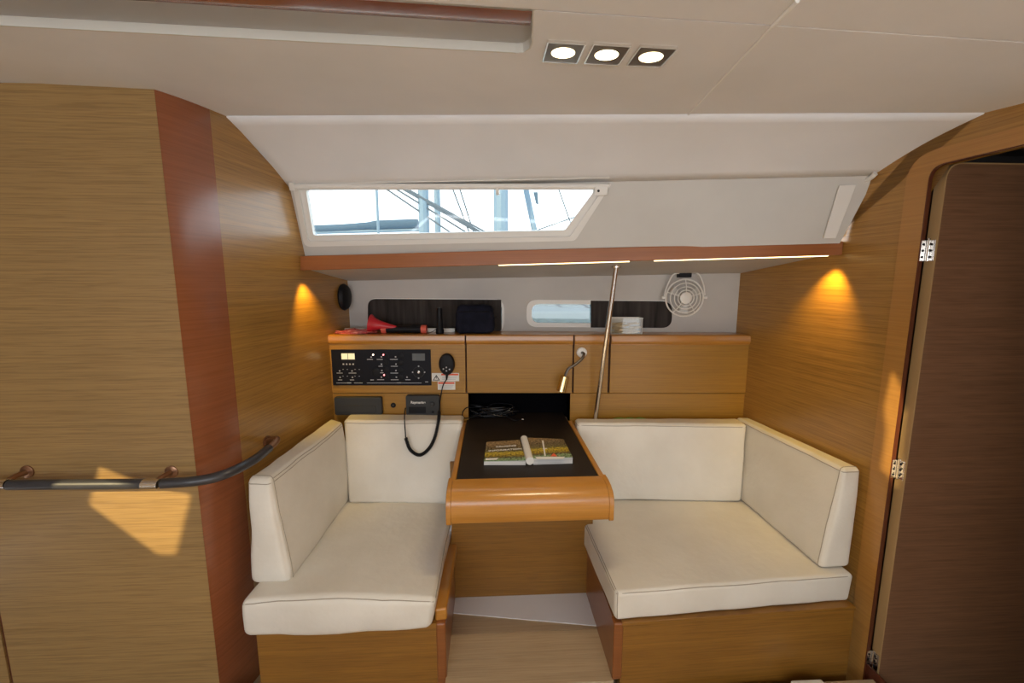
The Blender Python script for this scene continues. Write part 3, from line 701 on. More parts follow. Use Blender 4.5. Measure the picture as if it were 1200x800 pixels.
for i, (x0, x1) in enumerate(doors):
    a0_, a1_ = PU.rect(x0, 395, x1, 460)[0::2]
    d = link('door', pbox(B(), PU, a0_ + .001, zl + .003, a1_ - .001, lipz, -.016, 0), 'veneer_unit', cab, bev=.0015)
    # rounded top lip, a strip with a bullnose profile
    prof = [(-.016, lipz), (.001, lipz), (.001, lipz + .003), (.006, lipz + .007), (.010, lipz + .016), (.0105, lipz + .026), (.007, zt_u - .006), (.001, zt_u - .001), (-.016, zt_u)]
    bm = B(); r1 = [bm.verts.new(PU.pt(a0_ + .001, z, o)) for o, z in prof]; r2 = [bm.verts.new(PU.pt(a1_ - .001, z, o)) for o, z in prof]
    for k in range(len(prof)): bm.faces.new((r1[k], r1[(k + 1) % len(prof)], r2[(k + 1) % len(prof)], r2[k]))
    bm.faces.new(r1); bm.faces.new(r2[::-1])
    link('door_lip', bm, 'solid', d, smooth=40)
# lower fascia left and right of the niche
bm = B(); pbox(bm, PU, uL + .006, .35, nx0 - .001, zl, -.02, -.004); link('lower_panel', bm, 'veneer_unit', cab, bev=.001)
bm = B(); pbox(bm, PU, nx1 + .001, .35, uR - .006, zl, -.02, -.004); link('lower_panel', bm, 'veneer_unit', cab, bev=.001)
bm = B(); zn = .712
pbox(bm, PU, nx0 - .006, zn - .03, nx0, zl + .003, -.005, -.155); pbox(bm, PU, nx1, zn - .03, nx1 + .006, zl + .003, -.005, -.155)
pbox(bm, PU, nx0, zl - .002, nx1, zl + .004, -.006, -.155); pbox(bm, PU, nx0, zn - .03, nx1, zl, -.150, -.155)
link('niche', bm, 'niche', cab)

# electric panel -----------------------------------------------------------
ep = thing('switch_panel', 'black electrical switch panel with lit gauge and round keypad', 'control panel', PU.pt(*PU.hit(446, 451), .002))
link('face_plate', (lambda bm: ubox(bm, PU, 389, 409.5, 505, 451.5, .0003, .006))(B()), 'blackgloss', ep, bev=.0008)
link('display', ubox(B(), PU, 400, 414, 415.5, 421, .006, .0075), 'lcd', ep, bev=.0005)
link('screen', ubox(B(), PU, 483, 414, 498, 422.5, .006, .0075), 'lcd_off', ep, bev=.0005)
def pdisc(x, y, r, o0, o1, m, nm, par, seg=16, e=(1, 1)):
    a, b = PU.hit(x, y, o1); return link(nm, disc(B(), PU, a, b, r, o0, o1, seg, 1, e), m, par)
dial = pdisc(490.5, 436, .031, .006, .0072, 'black', 'keypad', ep, 28)
a_, b_ = PU.hit(490.5, 436, .008); link('ring', tube(B(), [PU.pt(a_ + math.cos(2 * PI * k / 28) * .029, b_ + math.sin(2 * PI * k / 28) * .029, .0072) for k in range(28)], .001, 5, closed=True), 'grey', dial)
for dx_, dy_, r in ((0, 0, .007), (0, -7, .004), (0, 7, .004), (-7, 0, .004), (7, 0, .004)): pdisc(490.5 + dx_, 436 + dy_, r, .0072, .0085, 'inkw' if r < .005 else 'steel', 'key', dial, 12)
for x, y in ((450, 417), (450, 425), (450, 433), (450, 441), (467, 417), (467, 425), (467, 434), (467, 442), (438, 436)):
    s = pdisc(x + 2.5, y, .0135 if x != 438 else .022, .006, .0095, 'black', 'switch', ep, 18)
for x, y, m in ((437, 415.6, 'led_white'), (449, 415.7, 'led_red'), (450, 439.4, 'led_red')): pdisc(x, y, .0045, .006, .0105, m, 'indicator', ep, 10)
bm = B()
def mark(x, y, w, h): ubox(bm, PU, x - w / 2, y - h / 2, x + w / 2, y + h / 2, .0058, .0064)
for x, y in ((435, 418.3), (447, 418), (463.5, 418), (447, 426.6), (464, 426.5), (447.5, 434), (464, 434), (447, 441.8), (464.5, 441.8), (477, 441.8), (398, 434.5), (412.5, 434.5), (398.5, 442), (413, 442)): mark(x, y, 1.6, 1.5)
for x, y, w in ((433.5, 421, 7), (445, 421, 7), (461.5, 421, 9), (446, 429, 5), (462, 429, 8), (446, 436.7, 7), (462, 437, 9), (446, 444.7, 8), (462.5, 444.8, 9), (478, 444.8, 6), (398, 437, 7), (413, 437, 9), (398.5, 445, 5), (412.5, 445, 5), (436, 445, 4)): mark(x, y, w, .8)
mark(400, 448.6, 12, .5); mark(420, 448.6, 10, .5); mark(448, 448.6, 36, .5); mark(479, 448.6, 30, .5); mark(467.5, 448.5, 5, .9); mark(409, 448.5, 5, .9); mark(500, 447.3, 3.5, .8)
for x in (402.4, 406.2, 410, 413.8): mark(x, 426.6, 1.8, 1.8)
for x in (402, 407, 416, 421): mark(x, 432.7, 1.4, .5); mark(x, 440.6, 1.4, .5)
mk = link('markings', bm, 'inkw', ep, smooth=0); mk['kind'] = 'stuff'
bm = B(); mark(407.7, 417.5, .5, 6.5); link('gauge_line', bm, 'ink', ep, smooth=0).location = PU.n * .0013

# stickers
for nm, (x0, y0, x1, y1), tri_, lab in (('warning_sticker', (506, 437, 538, 446.5), True, 'wider white warning sticker with triangle, behind the radio handset'), ('instruction_sticker', (513, 447, 533.5, 456.5), False, 'smaller white sticker with a red heading, below the warning sticker')):
    st = thing(nm, lab, 'sticker', PU.pt(*PU.hit((x0 + x1) / 2, y1), .001))
    link('backing', ubox(B(), PU, x0, y0, x1, y1, .0002, .0009), 'paper', st, smooth=0)
    ox = 11 if tri_ else .5
    link('heading', ubox(B(), PU, x0 + ox, y0 + .7, x1 - 1, y0 + 2.7, .0009, .0012), 'tag_red', st, smooth=0)
    bm = B()
    for k in range(3): ubox(bm, PU, x0 + ox + 1, y0 + 4 + k * 1.6, x1 - 2 - k, y0 + 4.5 + k * 1.6, .0009, .0012)
    link('print', bm, 'inkw', st, smooth=0)
    if tri_:
        T = [PU.hit(x, y, .001) for x, y in ((511.3, 439), (507, 445.6), (515.6, 445.6))]
        Ti = [PU.hit(x, y, .001) for x, y in ((511.3, 440.9), (508.6, 444.8), (514, 444.8))]
        link('triangle', ring_panel(B(), PU, T, Ti, .0009, .0013), 'ink', st, smooth=0)
        link('exclamation_mark', ubox(B(), PU, 511, 441.6, 511.7, 443.6, .0009, .0013), 'ink', st, smooth=0)

# radio, grey instrument cover, plug, handset ------------------------------
vh = thing('marine_radio', 'dark grey marine radio set with knob, below the stickers', 'radio', PU.pt(*PU.hit(494, 487), 0))
a0_, b0_, a1_, b1_ = PU.rect(475.5, 463.5, 515, 486.5, .03)
link('case', plate(B(), PU, rounded([(a0_, b0_), (a1_, b0_), (a1_, b1_), (a0_, b1_)], .012, 5), -.003, .03), 'grey', vh, bev=.004, seg=3)
pdisc(506, 474, .013, .03, .042, 'grey', 'knob', vh, 20); pdisc(507, 483, .007, .03, .036, 'black', 'knob', vh, 14)
a, b = PU.hit(490, 471.5, .031); text('Raymarine', 'lettering', PU, a, b, .0185, .0306, 'paper', vh, bold=.0006)
link('screen', ubox(B(), PU, 479, 476.5, 499, 484, .03, .0304), 'black', vh)
ic = thing('instrument_cover', 'blank dark grey cover on the left of the lower cabinet panel', 'cover', PU.pt(*PU.hit(418, 487), 0))
a0_, b0_, a1_, b1_ = PU.rect(391, 465.5, 447, 487, .03)
link('shell', plate(B(), PU, rounded([(a0_, b0_), (a1_, b0_), (a1_, b1_), (a0_, b1_)], .014, 5), -.003, .026), 'grey', ic, bev=.008, seg=4)
link('ridge', (lambda bm: pbox(bm, PU, a0_ + .02, b0_ + .02, a1_ - .03, b0_ + .055, .024, .029))(B()), 'grey', ic, bev=.003)
sk = thing('power_socket', 'small round black socket between the grey cover and the radio', 'socket', PU.pt(*PU.hit(460.5, 475), 0))
pdisc(460.5, 475, .0135, -.004, .004, 'black', 'rim', sk, 20); pdisc(460.5, 475, .006, .004, .006, 'grey', 'cap', sk, 14)
hs = thing('radio_handset', 'black oval radio handset hanging on the cabinet door with coiled cord', 'handset', PU.pt(*PU.hit(523, 439), .02))
a, b = PU.hit(523.3, 427, .03)
link('body', lathe(B(), PU.pt(a, b, .004), PU.n, [(0, .034), (.008, .041), (.02, .042), (.030, .037), (.034, .026)], 28, PU.u, (1, 1.38)), 'black', hs)
link('speaker_grille', lathe(B(), PU.pt(a, b + .012, .034), PU.n, [(0, .022), (.0025, .020)], 20, PU.u, (1, 1)), 'grey', hs)
for dx_, dy_ in ((-.016, -.022), (0, -.014), (.016, -.024), (0, -.032)): link('button', lathe(B(), PU.pt(a + dx_, b + dy_, .036), PU.n, [(0, .0045), (.003, .004)], 10), 'inkw', hs)
link('strain_relief', tube(B(), [PU.pt(a, b - .048, .018), PU.pt(a - .004, b - .085, .016)], [.008, .004], 10), 'black', hs)
cp = [PU.pt(a - .002, b - .08, .016), PU.world(519, 452, .03), PU.world(516, 468, .06), PU.world(514.5, 482, .13)]
q0 = PU.world(514.5, 484, .11)
link('cord', tube(B(), smoothpath(cp, 6), .003, 8), 'black', hs)
loop = smoothpath([PU.world(514.5, 482, .13), PU.world(514, 492, .15), PU.world(510, 511, .175), PU.world(503, 525, .185), PU.world(492, 533, .19), PU.world(481, 527, .185), PU.world(475.5, 513, .175)], 26)
cord2 = [PU.world(475.5, 513, .175), PU.world(474.5, 500, .16), PU.world(474, 488, .145), PU.world(475, 478, .035)]
hel = []; 
for i, p in enumerate(loop):
    t = (loop[min(i + 1, len(loop) - 1)] - loop[max(i - 1, 0)]).normalized(); s = t.cross(PU.n).normalized(); e2 = s.cross(t)
    for k in range(6):
        an = 2 * PI * (i * 6 + k) / 14
        w = loop[min(i + 1, len(loop) - 1)]; pp = p.lerp(w, k / 6); hel.append(pp + (s * math.cos(an) + e2 * math.sin(an)) * .0068)
link('coiled_cord', tube(B(), hel, .0026, 6), 'black', hs)
link('coil_core', tube(B(), loop, .005, 6), 'black', hs)
link('cord', tube(B(), smoothpath(cord2, 6), .003, 8), 'black', hs)

# gooseneck reading lamp ------------------------------------------------------
rl = thing('reading_lamp', 'gooseneck reading lamp with brass head and round white base', 'lamp', PU.pt(*PU.hit(682, 413), 0))
a, b = PU.hit(682, 413, .01)
link('base', disc(B(), PU, a, b, .027, 0, .014, 28, 1), 'white', rl)
gn = smoothpath([PU.pt(a, b, .012), PU.pt(a + .006, b - .004, .035), PU.world(682, 420, .05), PU.world(674, 427, .06), PU.world(666, 432, .065), PU.world(662, 441, .065)], 8)
link('gooseneck', tube(B(), gn, .0075, 10), 'gooseneck', rl)
hp, hq = PU.world(662, 440, .065), PU.world(657.5, 458, .068); ax = (hq - hp)
hd_ = link('lamp_head', lathe(B(), hp, ax, [(0, .009), (.003, .022), (ax.length * .9, .025), (ax.length, .026)], 20), 'brass', rl)
link('bulb', lathe(B(), hq, ax, [(0, .021), (.001, .021)], 16), 'black', hd_)

# ============================================================ TABLE
TX0, TX1, TZ = -.134, .408, .71; TY0 = 1.518
tb = thing('chart_table', 'chart table with black top and rounded orange wooden front edge between the seats', 'table', (.14, 1.9, TZ - .1))
bm = B(); box(bm, (TX0 - .022, TY0 - .02, TZ - .034), (TX1 + .022, 2.19, TZ - .004)); link('table_board', bm, 'veneer_unit', tb)
link('table_top', (lambda bm: box(bm, (TX0, TY0, TZ - .004), (TX1, 2.33, TZ)))(B()), 'mat', tb)
ex0 = at_z(527, 572, TZ - .01).x
fb = at_z(530, 600, .62)
yf = 1.405
prof = [(TY0, TZ), (TY0, TZ + .002), (TY0 - .03, TZ + .003), (yf + .045, TZ - .002), (yf + .02, TZ - .012), (yf + .005, TZ - .030), (yf, TZ - .055), (yf, TZ - .105), (yf + .004, TZ - .112), (yf + .022, TZ - .112), (yf + .022, TZ - .04), (TY0 - .02, TZ - .03)]
def sweepx(x0, x1, pr, grow=0):
    bm = B(); r1 = [bm.verts.new((x0, y, z)) for y, z in pr]; r2 = [bm.verts.new((x1, y, z)) for y, z in pr]
    for k in range(len(pr)): bm.faces.new((r1[k], r1[(k + 1) % len(pr)], r2[(k + 1) % len(pr)], r2[k]))
    bm.faces.new(r1); bm.faces.new(r2[::-1]); return bm
link('front_edge', sweepx(TX0 - .012, TX1 + .012, prof), 'solid', tb, smooth=35)
pe = [(TY0 + .01, TZ + .004), (TY0 - .03, TZ + .005), (yf + .043, TZ), (yf + .017, TZ - .010), (yf + .001, TZ - .028), (yf - .004, TZ - .055), (yf - .004, TZ - .108), (yf, TZ - .116), (yf + .03, TZ - .116), (yf + .04, TZ - .06), (TY0 + .01, TZ - .035)]
link('end_cap', sweepx(TX0 - .030, TX0 - .0125, pe), 'solid', tb, smooth=35, bev=.003, seg=3)
link('end_cap', sweepx(TX1 + .0125, TX1 + .030, pe), 'solid', tb, smooth=35, bev=.003, seg=3)
for x0, x1 in ((TX0 - .022, TX0 - .001), (TX1 + .001, TX1 + .022)):
    link('side_edge', box(B(), (x0, TY0 - .01, TZ - .036), (x1, 2.17, TZ + .004)), 'solid', tb, bev=.003, seg=3)
link('support', box(B(), (TX0 - .03, 1.70, TZ - .13), (TX0 - .005, 1.9, TZ - .036)), 'groove', tb)
# book
bz = TZ
bk = thing('open_book', 'open cruising guide with an autumn lake cover lying face down on the table', 'book', (at_z(620, 530, bz)))
bl_, bm_, br_ = at_z(567, 545, bz), at_z(620, 544.5, bz), at_z(671, 543, bz)
tl2, tm2, tr2 = at_z(570, 522, bz), at_z(613, 518, bz), at_z(660, 521, bz)
def slab(name, p, z0, z1, m, par, uv=False, top=None):
    bm = B(); v = [Vector((q.x, q.y, z0)) for q in p] + [Vector((q.x, q.y, z1 + (top[i] if top else 0))) for i, q in enumerate(p)]; hexa(bm, v)
    if uv:
        L = bm.loops.layers.uv.new('uv'); o = p[0]; U_ = (p[1] - p[0]); V_ = (p[3] - p[0])
        for f in bm.faces:
            for lo_ in f.loops:
                d = lo_.vert.co - o; lo_[L].uv = (uv[0] + d.dot(U_) / U_.length_squared * uv[1], d.dot(V_) / V_.length_squared)
    return link(name, bm, m, par, bev=.001)
Lq = [bl_, at_z(616, 545, bz), at_z(609, 521, bz), tl2]; Rq = [at_z(625, 544.5, bz), br_, tr2, at_z(613, 519, bz)]
slab('pages', Lq, bz, bz + .016, 'pagedge', bk, top=[0, .006, .006, 0]); slab('pages', Rq, bz, bz + .026, 'pagedge', bk)
slab('cover', [q + Vector((0, 0, 0)) for q in Lq], bz + .0165, bz + .018, 'cover', bk, uv=(0, 1), top=[0, .006, .006, 0])
slab('cover', Rq, bz + .0265, bz + .028, 'cover', bk, uv=(1.3, 1))
sp0, sp1 = at_z(621, 540, bz + .020), at_z(614, 514, bz + .020)
link('spine', tube(B(), [sp0, sp1], .0165, 16), 'paper', bk)
BP = Plane((bl_.x, bl_.y, bz + .022), (1, 0, .05), (0, 1, 0))
a, b = BP.hit(593, 523, 0); text('CRUISING', 'lettering', BP, a, b, .020, .0012, 'paper', bk, depth=.0003, bold=.0003)
a, b = BP.hit(592, 527.2, 0); text('INFORMATION', 'lettering', BP, a, b, .021, .0012, 'paper', bk, depth=.0003, bold=.0003)
BP2 = Plane((br_.x, br_.y, bz + .0282), (1, 0, 0), (0, 1, 0))
def bpoly(px_, nm, m): link(nm, plate(B(), BP2, [BP2.hit(*q) for q in px_], 0, .0004), m, bk, smooth=0)
bpoly(((635, 516), (637, 516), (639.6, 534), (638, 534)), 'printed_mast', 'paper'); bpoly(((627, 535), (662, 535), (660, 537.5), (630, 538)), 'printed_hull', 'paper'); bpoly(((645, 534.5), (649, 530.5), (653, 534.5)), 'printed_awning', 'tag_red')
bpoly(((636, 525.5), (641, 525), (641, 525.6), (636, 526.1)), 'printed_boom', 'paper')
BP3 = Plane((bl_.x, bl_.y, bz + .0190), (1, 0, .04), (0, 1, 0))
link('printed_hull', plate(B(), BP3, [BP3.hit(*q) for q in ((569, 537), (584, 536.3), (582, 538.5), (569, 539))], 0, .0004), 'paper', bk, smooth=0)
# cable bundle in the niche
cb_ = thing('cable_coil', 'bundle of black cable coiled in the niche at the back of the table', 'cable', at_z(580, 494, TZ))
pts = []; c0 = at_z(578, 489, TZ)
for k in range(190):
    t = k / 190 * 2 * PI * 11; w = 1 + .9 * noise.noise(Vector((t * .6, 1, 2)))
    pts.append(Vector((c0.x + math.cos(t) * .095 * w + .03 * math.sin(t * .13), c0.y + .02 + math.sin(t) * .035 * w, TZ + .006 + .055 * abs(math.sin(t * .87 + 1)) * (.6 + .4 * math.sin(t * .2)))))
link('cable_loops', tube(B(), smoothpath(pts, 3), .0042, 8), 'cable', cb_)
en = at_z(611, 491, TZ + .004); link('cable_end', tube(B(), smoothpath([c0 + Vector((.06, -.01, .02)), at_z(602, 492, TZ + .01), en], 6), .003, 6), 'black', cb_)
link('plug', tube(B(), [en, en + Vector((.012, -.002, 0))], .004, 8), 'steel', cb_)
lo_ = smoothpath([c0 + Vector((-.08, -.02, .02)), PU.world(545, 490, .02), PU.world(542, 484, .02), PU.world(546, 478, .012), PU.world(553, 477, -.01), c0 + Vector((-.05, .03, .05))], 8)
link('cable_loop', tube(B(), lo_, .0028, 6), 'black', cb_)

# ============================================================ SEATS
def sbox(nm, a, b, m, par, **k): return link(nm, box(B(), a, b), m, par, **k)
zc = .225
# back panel of the footwell
fw_ = struct('wall_footwell', box(B(), (-.185, 1.785, .0), (.46, 1.80, .66)), 'veneer_base')
lb = thing('bench_box', 'wooden seat box under the left cushions', 'seat base', (-.5, 1.8, 0))
xr = -.172; fy = 1.39
x_l = at_y(303, 770, fy).x
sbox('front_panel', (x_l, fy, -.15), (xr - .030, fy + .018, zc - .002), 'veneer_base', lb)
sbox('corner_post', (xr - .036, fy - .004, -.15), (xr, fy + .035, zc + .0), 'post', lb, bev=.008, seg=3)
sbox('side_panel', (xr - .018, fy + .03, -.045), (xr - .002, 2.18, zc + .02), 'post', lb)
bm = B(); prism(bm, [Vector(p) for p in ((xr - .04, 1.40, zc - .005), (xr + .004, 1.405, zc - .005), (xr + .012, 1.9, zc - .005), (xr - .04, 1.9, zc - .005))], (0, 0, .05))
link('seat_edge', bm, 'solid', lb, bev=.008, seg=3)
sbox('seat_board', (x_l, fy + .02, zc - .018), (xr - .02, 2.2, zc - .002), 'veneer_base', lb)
rbx = thing('bench_box', 'wooden seat box under the right cushions beside the doorway', 'seat base', (.9, 1.8, 0))
xl_ = .436; fyr = 1.352
fr0 = at_z(990, 795, 0)
x_r = 1.37
P0, P1 = Vector((xl_ + .03, fyr, 0)), Vector((x_r, fyr + .03, 0))
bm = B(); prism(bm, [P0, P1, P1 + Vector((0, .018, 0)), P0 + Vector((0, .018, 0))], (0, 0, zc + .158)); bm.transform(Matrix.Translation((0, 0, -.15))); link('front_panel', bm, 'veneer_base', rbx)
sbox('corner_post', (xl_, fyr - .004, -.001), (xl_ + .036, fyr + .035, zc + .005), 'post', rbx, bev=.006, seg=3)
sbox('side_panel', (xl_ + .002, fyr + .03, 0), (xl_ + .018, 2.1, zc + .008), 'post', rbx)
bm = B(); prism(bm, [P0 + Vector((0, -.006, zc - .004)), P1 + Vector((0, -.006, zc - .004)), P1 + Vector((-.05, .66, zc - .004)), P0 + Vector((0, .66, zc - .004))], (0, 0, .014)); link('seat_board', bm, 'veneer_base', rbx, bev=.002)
pw = at_z(947, 799, -.01); recenter(tag(link('floor_vent_box', box(B(), (pw.x - .06, pw.y - .06, -.15), (pw.x + .06, pw.y + .012, -.01)), 'white', bev=.006), 'small white block on the floor in front of the right seat base', 'block'))

T_ = .998
def loopz(z, i=.999): return [(-1, -1, z), (1, -1, z), (1, 1, z), (-1, 1, z)]
def loopy(y): return [(-1, y, -1), (1, y, -1), (1, y, 1), (-1, y, 1)]
def loopx(x): return [(x, -1, -1), (x, 1, -1), (x, 1, 1), (x, -1, 1)]
zs_ = .352
# left seat cushion
fl_, fr_ = at_z(283, 704, zs_), at_z(509, 706, zs_)
cushion('seat_cushion', [(fl_.x + .00, 1.365, zc), (fr_.x - .02, 1.355, zc), (-.195, 2.07, zc), (-.84, 2.10, zc),
                         (fl_.x, 1.36, zs_), (fr_.x + .005, 1.35, zs_), (-.193, 2.07, zs_), (-.84, 2.10, zs_)], .024, ((.0, .004), (.014, 0), (0, .004)),
        'cream leather seat cushion on the left, sagging at its front edge', [loopz(.86)], wob=.006, seed=3, frontcurve=.020)
# right seat cushion
rl0 = at_z(717, 694, zs_)
cushion('seat_cushion', [(.440, 1.352, zc + .01), (1.368, 1.405, zc + .01), (1.34, 2.02, zc + .01), (.415, 2.05, zc + .01),
                         (.436, 1.348, zs_), (1.372, 1.400, zs_), (1.34, 2.02, zs_), (.413, 2.05, zs_)], .018, (.002, .003, (0, .004)),
        'cream leather seat cushion on the right, crisp square front edge', [loopz(.90), loopx(-.985)], wob=.003, seed=8)
# arm cushions
zt1 = .742
cushion('arm_cushion', [(-.892, 1.462, zs_ - .004), (-.742, 1.455, zs_ - .004), (-.722, 2.16, zs_ - .004), (-.845, 2.17, zs_ - .004),
                        (-.890, 1.500, zt1), (-.808, 1.495, zt1), (-.752, 2.10, zt1 + .008), (-.835, 2.17, zt1 + .008)], .020, ((0, .012), (.010, 0), 0),
        'cream leather side cushion against the left wall', [loopy(-.93), loopz(.90), [(1, -.93, .965), (1, 1, .965), (-1, 1, .965), (-1, -.93, .965)]], wob=.005, seed=5)
cushion('arm_cushion', [(1.258, 1.432, zs_ + .002), (1.385, 1.432, zs_ + .002), (1.352, 2.10, zs_ + .002), (1.252, 2.10, zs_ + .002),
                        (1.345, 1.470, zt1), (1.415, 1.470, zt1), (1.355, 2.10, zt1), (1.292, 2.10, zt1)], .018, ((.010, 0), (.008, 0), 0),
        'cream leather side cushion against the right wall by the doorway', [loopy(-.955), loopz(.93)], wob=.003, seed=11)
# back cushions
cushion('back_cushion', [(-.722, 2.02, zs_ - .004), (-.185, 1.985, zs_ - .004), (-.16, 2.20, zs_ - .004), (-.722, 2.23, zs_ - .004),
                         (-.758, 2.13, zt1 + .006), (-.150, 2.095, zt1 + .006), (-.145, 2.195, zt1 + .006), (-.765, 2.23, zt1 + .008)], .020, (0, (.010, 0), 0),
        'cream leather back cushion left of the table, coiled cord hanging over it', [loopz(.93)], wob=.004, seed=15)
cushion('back_cushion', [(.425, 1.99, zs_ + .002), (1.25, 1.925, zs_ + .002), (1.25, 2.09, zs_ + .002), (.43, 2.13, zs_ + .002),
                         (.437, 2.06, zt1 - .002), (1.285, 1.985, zt1 - .002), (1.290, 2.09, zt1 - .002), (.437, 2.13, zt1 - .002)], .018, (0, (.010, 0), 0),
        'cream leather back cushion right of the table, below the long locker door', [loopz(.93)], wob=.003, seed=21)
gq = PU.world(738, 490, .02)
gc = B(); 
for k in range(3): lathe(gc, gq + PU.u * ((k - 1) * .055) + Vector((0, 0, -.06)), (0, 0, 1), [(0, .03), (.04, .032), (.058, .026), (.064, .01)], 12, PU.u, (1.3, .55))
tag(recenter(link('folded_cloth', gc, 'green')), 'green cloth tucked behind the right back cushion', 'cloth')

# ============================================================ OBJECTS ON THE CABINET AND WALLS
zT = zt_u - .001
def onT(x, off): p = PU.world(x, 391, off); return PU.pt((p - PU.o).dot(PU.u), zT, off)
# red air horn lying down, with a black can and salmon bands
hn = thing('air_horn', 'red plastic horn lying on a black canister with salmon bands', 'horn', onT(460, -.06))
p0 = PU.world(434, 379, -.07); p1 = PU.world(470, 385, -.07)
axh = (p1 - p0); Lh = axh.length
link('bell', lathe(B(), p0, axh, [(0, .052), (.004, .050), (Lh * .12, .036), (Lh * .3, .026), (Lh * .6, .016), (Lh, .008)], 22), 'redpl', hn)
k0, k1 = onT(449, -.075) + Vector((0, 0, .021)), onT(500, -.075) + Vector((0, 0, .021))
link('canister', tube(B(), [k0, k1], .020, 18), 'black', hn)
for x in (450.5, 497): 
    c = onT(x, -.075) + Vector((0, 0, .0215)); link('band', tube(B(), [c - PU.u * .014, c + PU.u * .014], .0225, 18), 'orange', hn)
link('neck', tube(B(), smoothpath([p1 - axh * .1, PU.world(478, 384, -.07), PU.world(490, 386, -.07)], 6), .004, 8), 'redpl', hn)
# red plastic bag
bm = B(); c = onT(417, -.07)
bmesh.ops.create_icosphere(bm, subdivisions=4, radius=1)
for v in bm.verts:
    w = 1 + .35 * noise.noise(v.co * 2.3) + .18 * noise.noise(v.co * 6)
    v.co = c + PU.u * (v.co.x * .105 * w) + PU.n * (v.co.y * .045 * w) + Vector((0, 0, max(.0005, (v.co.z * w + .25) * .018)))
tag(recenter(link('plastic_bag', bm, 'redbag', smooth=60)), 'crumpled red plastic bag left of the horn', 'bag')
# torch
tc_ = onT(515.5, -.05); th = PU.world(515, 361, -.05).z - zT
to = thing('torch', 'black torch standing upright between the horn and the dark bag', 'torch', tc_)
link('barrel', lathe(B(), tc_, (0, 0, 1), [(0, .020), (.004, .022), (.022, .022), (.03, .017), (th - .03, .015), (th - .012, .016), (th, .014)], 18), 'black', to)
link('end_cap', lathe(B(), tc_ + Vector((0, 0, th)), (0, 0, 1), [(0, .013), (.004, .012)], 16), 'grey', to)
link('wrist_strap', tube(B(), smoothpath([tc_ + Vector((-.015, 0, .03)), onT(507, -.045) + Vector((0, 0, .012)), onT(501, -.04) + Vector((0, 0, .003))], 6), .0015, 6), 'black', to)
# dark bag
bm = B(); bmesh.ops.create_cube(bm, size=2); bmesh.ops.subdivide_edges(bm, edges=bm.edges[:], cuts=8, use_grid_fill=True)
c = onT(557, -.07); hb = (PU.world(557, 357, -.05).z - zT) / 2; wb = (onT(579, -.03) - onT(534.5, -.03)).length / 2
for v in bm.verts:
    q = v.co.copy(); e = 6; r = (abs(q.x) ** e + abs(q.y) ** e + abs(q.z) ** e) ** (1 / e); q /= r
    q += Vector((noise.noise(q * 2.2), noise.noise(q * 2.2 + Vector((4, 4, 4))), noise.noise(q * 2 + Vector((9, 2, 1))))) * .07
    z = max(0.0, hb + q.z * hb); v.co = c + PU.u * (q.x * wb * (1.0 - .05 * q.z)) + PU.n * (q.y * .045) + Vector((0, 0, z))
bgx = thing('pouch', 'dark navy soft zipped pouch standing in front of the left small window', 'bag', c)
link('body', bm, 'navy', bgx, smooth=60)
link('zip', tube(B(), smoothpath([c + PU.u * wb * t + PU.n * .047 + Vector((0, 0, hb * 1.55)) for t in (-.85, -.3, .3, .85)], 5), .0025, 6), 'black', bgx)
link('strap', tube(B(), smoothpath([c + PU.u * wb * .98 + PU.n * .02 + Vector((0, 0, hb * z_)) for z_ in (1.6, 1.3, 1.05)] + [c + PU.u * (wb + .018) + PU.n * .03 + Vector((0, 0, hb * 1.2))], 5), .003, 6), 'black', bgx)
# white papers leaning behind
for x0, x1, lab in ((404, 432, 'white paper sheet lying behind the red bag'), (501, 533, 'white booklet lying behind the torch')):
    p = onT(x0, -.115); q = onT(x1, -.115)
    bm = B(); pbox(bm, PU, (p - PU.o).dot(PU.u), zT, (q - PU.o).dot(PU.u), zT + .022, -.13, -.112)
    tag(recenter(link('paper_sheet' if x0 < 450 else 'booklet', bm, 'paper', bev=.002)), lab, 'paper')
# box of pegs
px0, px1 = onT(715, -.06), onT(751, -.06)
pc = (px0 + px1) / 2; hw = (px1 - px0).length / 2; hz = PU.world(730, 372, -.05).z - zT
bx = thing('peg_box', 'small clear box full of wooden pegs beside the steel pole', 'box', pc)
au = (px0 - PU.o).dot(PU.u); av = (px1 - PU.o).dot(PU.u)
bm = B(); pbox(bm, PU, au, zT, av, zT + .003, -.095, -.035); pbox(bm, PU, au, zT, av, zT + hz, -.095, -.093)
pbox(bm, PU, au, zT, au + .002, zT + hz, -.095, -.035); pbox(bm, PU, av - .002, zT, av, zT + hz, -.095, -.035)
pbox(bm, PU, au - .002, zT + hz - .004, av + .002, zT + hz, -.0365, -.033)
link('tub', bm, 'clearpl', bx); link('front_wall', pbox(B(), PU, au + .002, zT + .003, av - .002, zT + hz - .004, -.037, -.035), 'clear', bx)
M['peg'].node_tree.nodes['Principled BSDF'].inputs['Roughness'].default_value = .7
pegs = []
for k in range(34):
    a = random.uniform(au + .03, av - .03); z = zT + .006 + (k // 6) * .0095; o = random.uniform(-.085, -.042); an = random.gauss(0, .35)
    dv = PU.u * math.cos(an) * .028 + Vector((0, 0, math.sin(an) * .008)) + PU.n * random.uniform(-.008, .008); ctr = PU.pt(a, z, o)
    s = PU.n * .004; w = Vector((0, 0, .0035))
    bm = hexa(B(), [ctr - dv - s - w, ctr + dv - s - w, ctr + dv + s - w, ctr - dv + s - w, ctr - dv - s + w, ctr + dv - s + w, ctr + dv + s + w, ctr - dv + s + w])
    link('peg', bm, 'peg', bx, smooth=0)
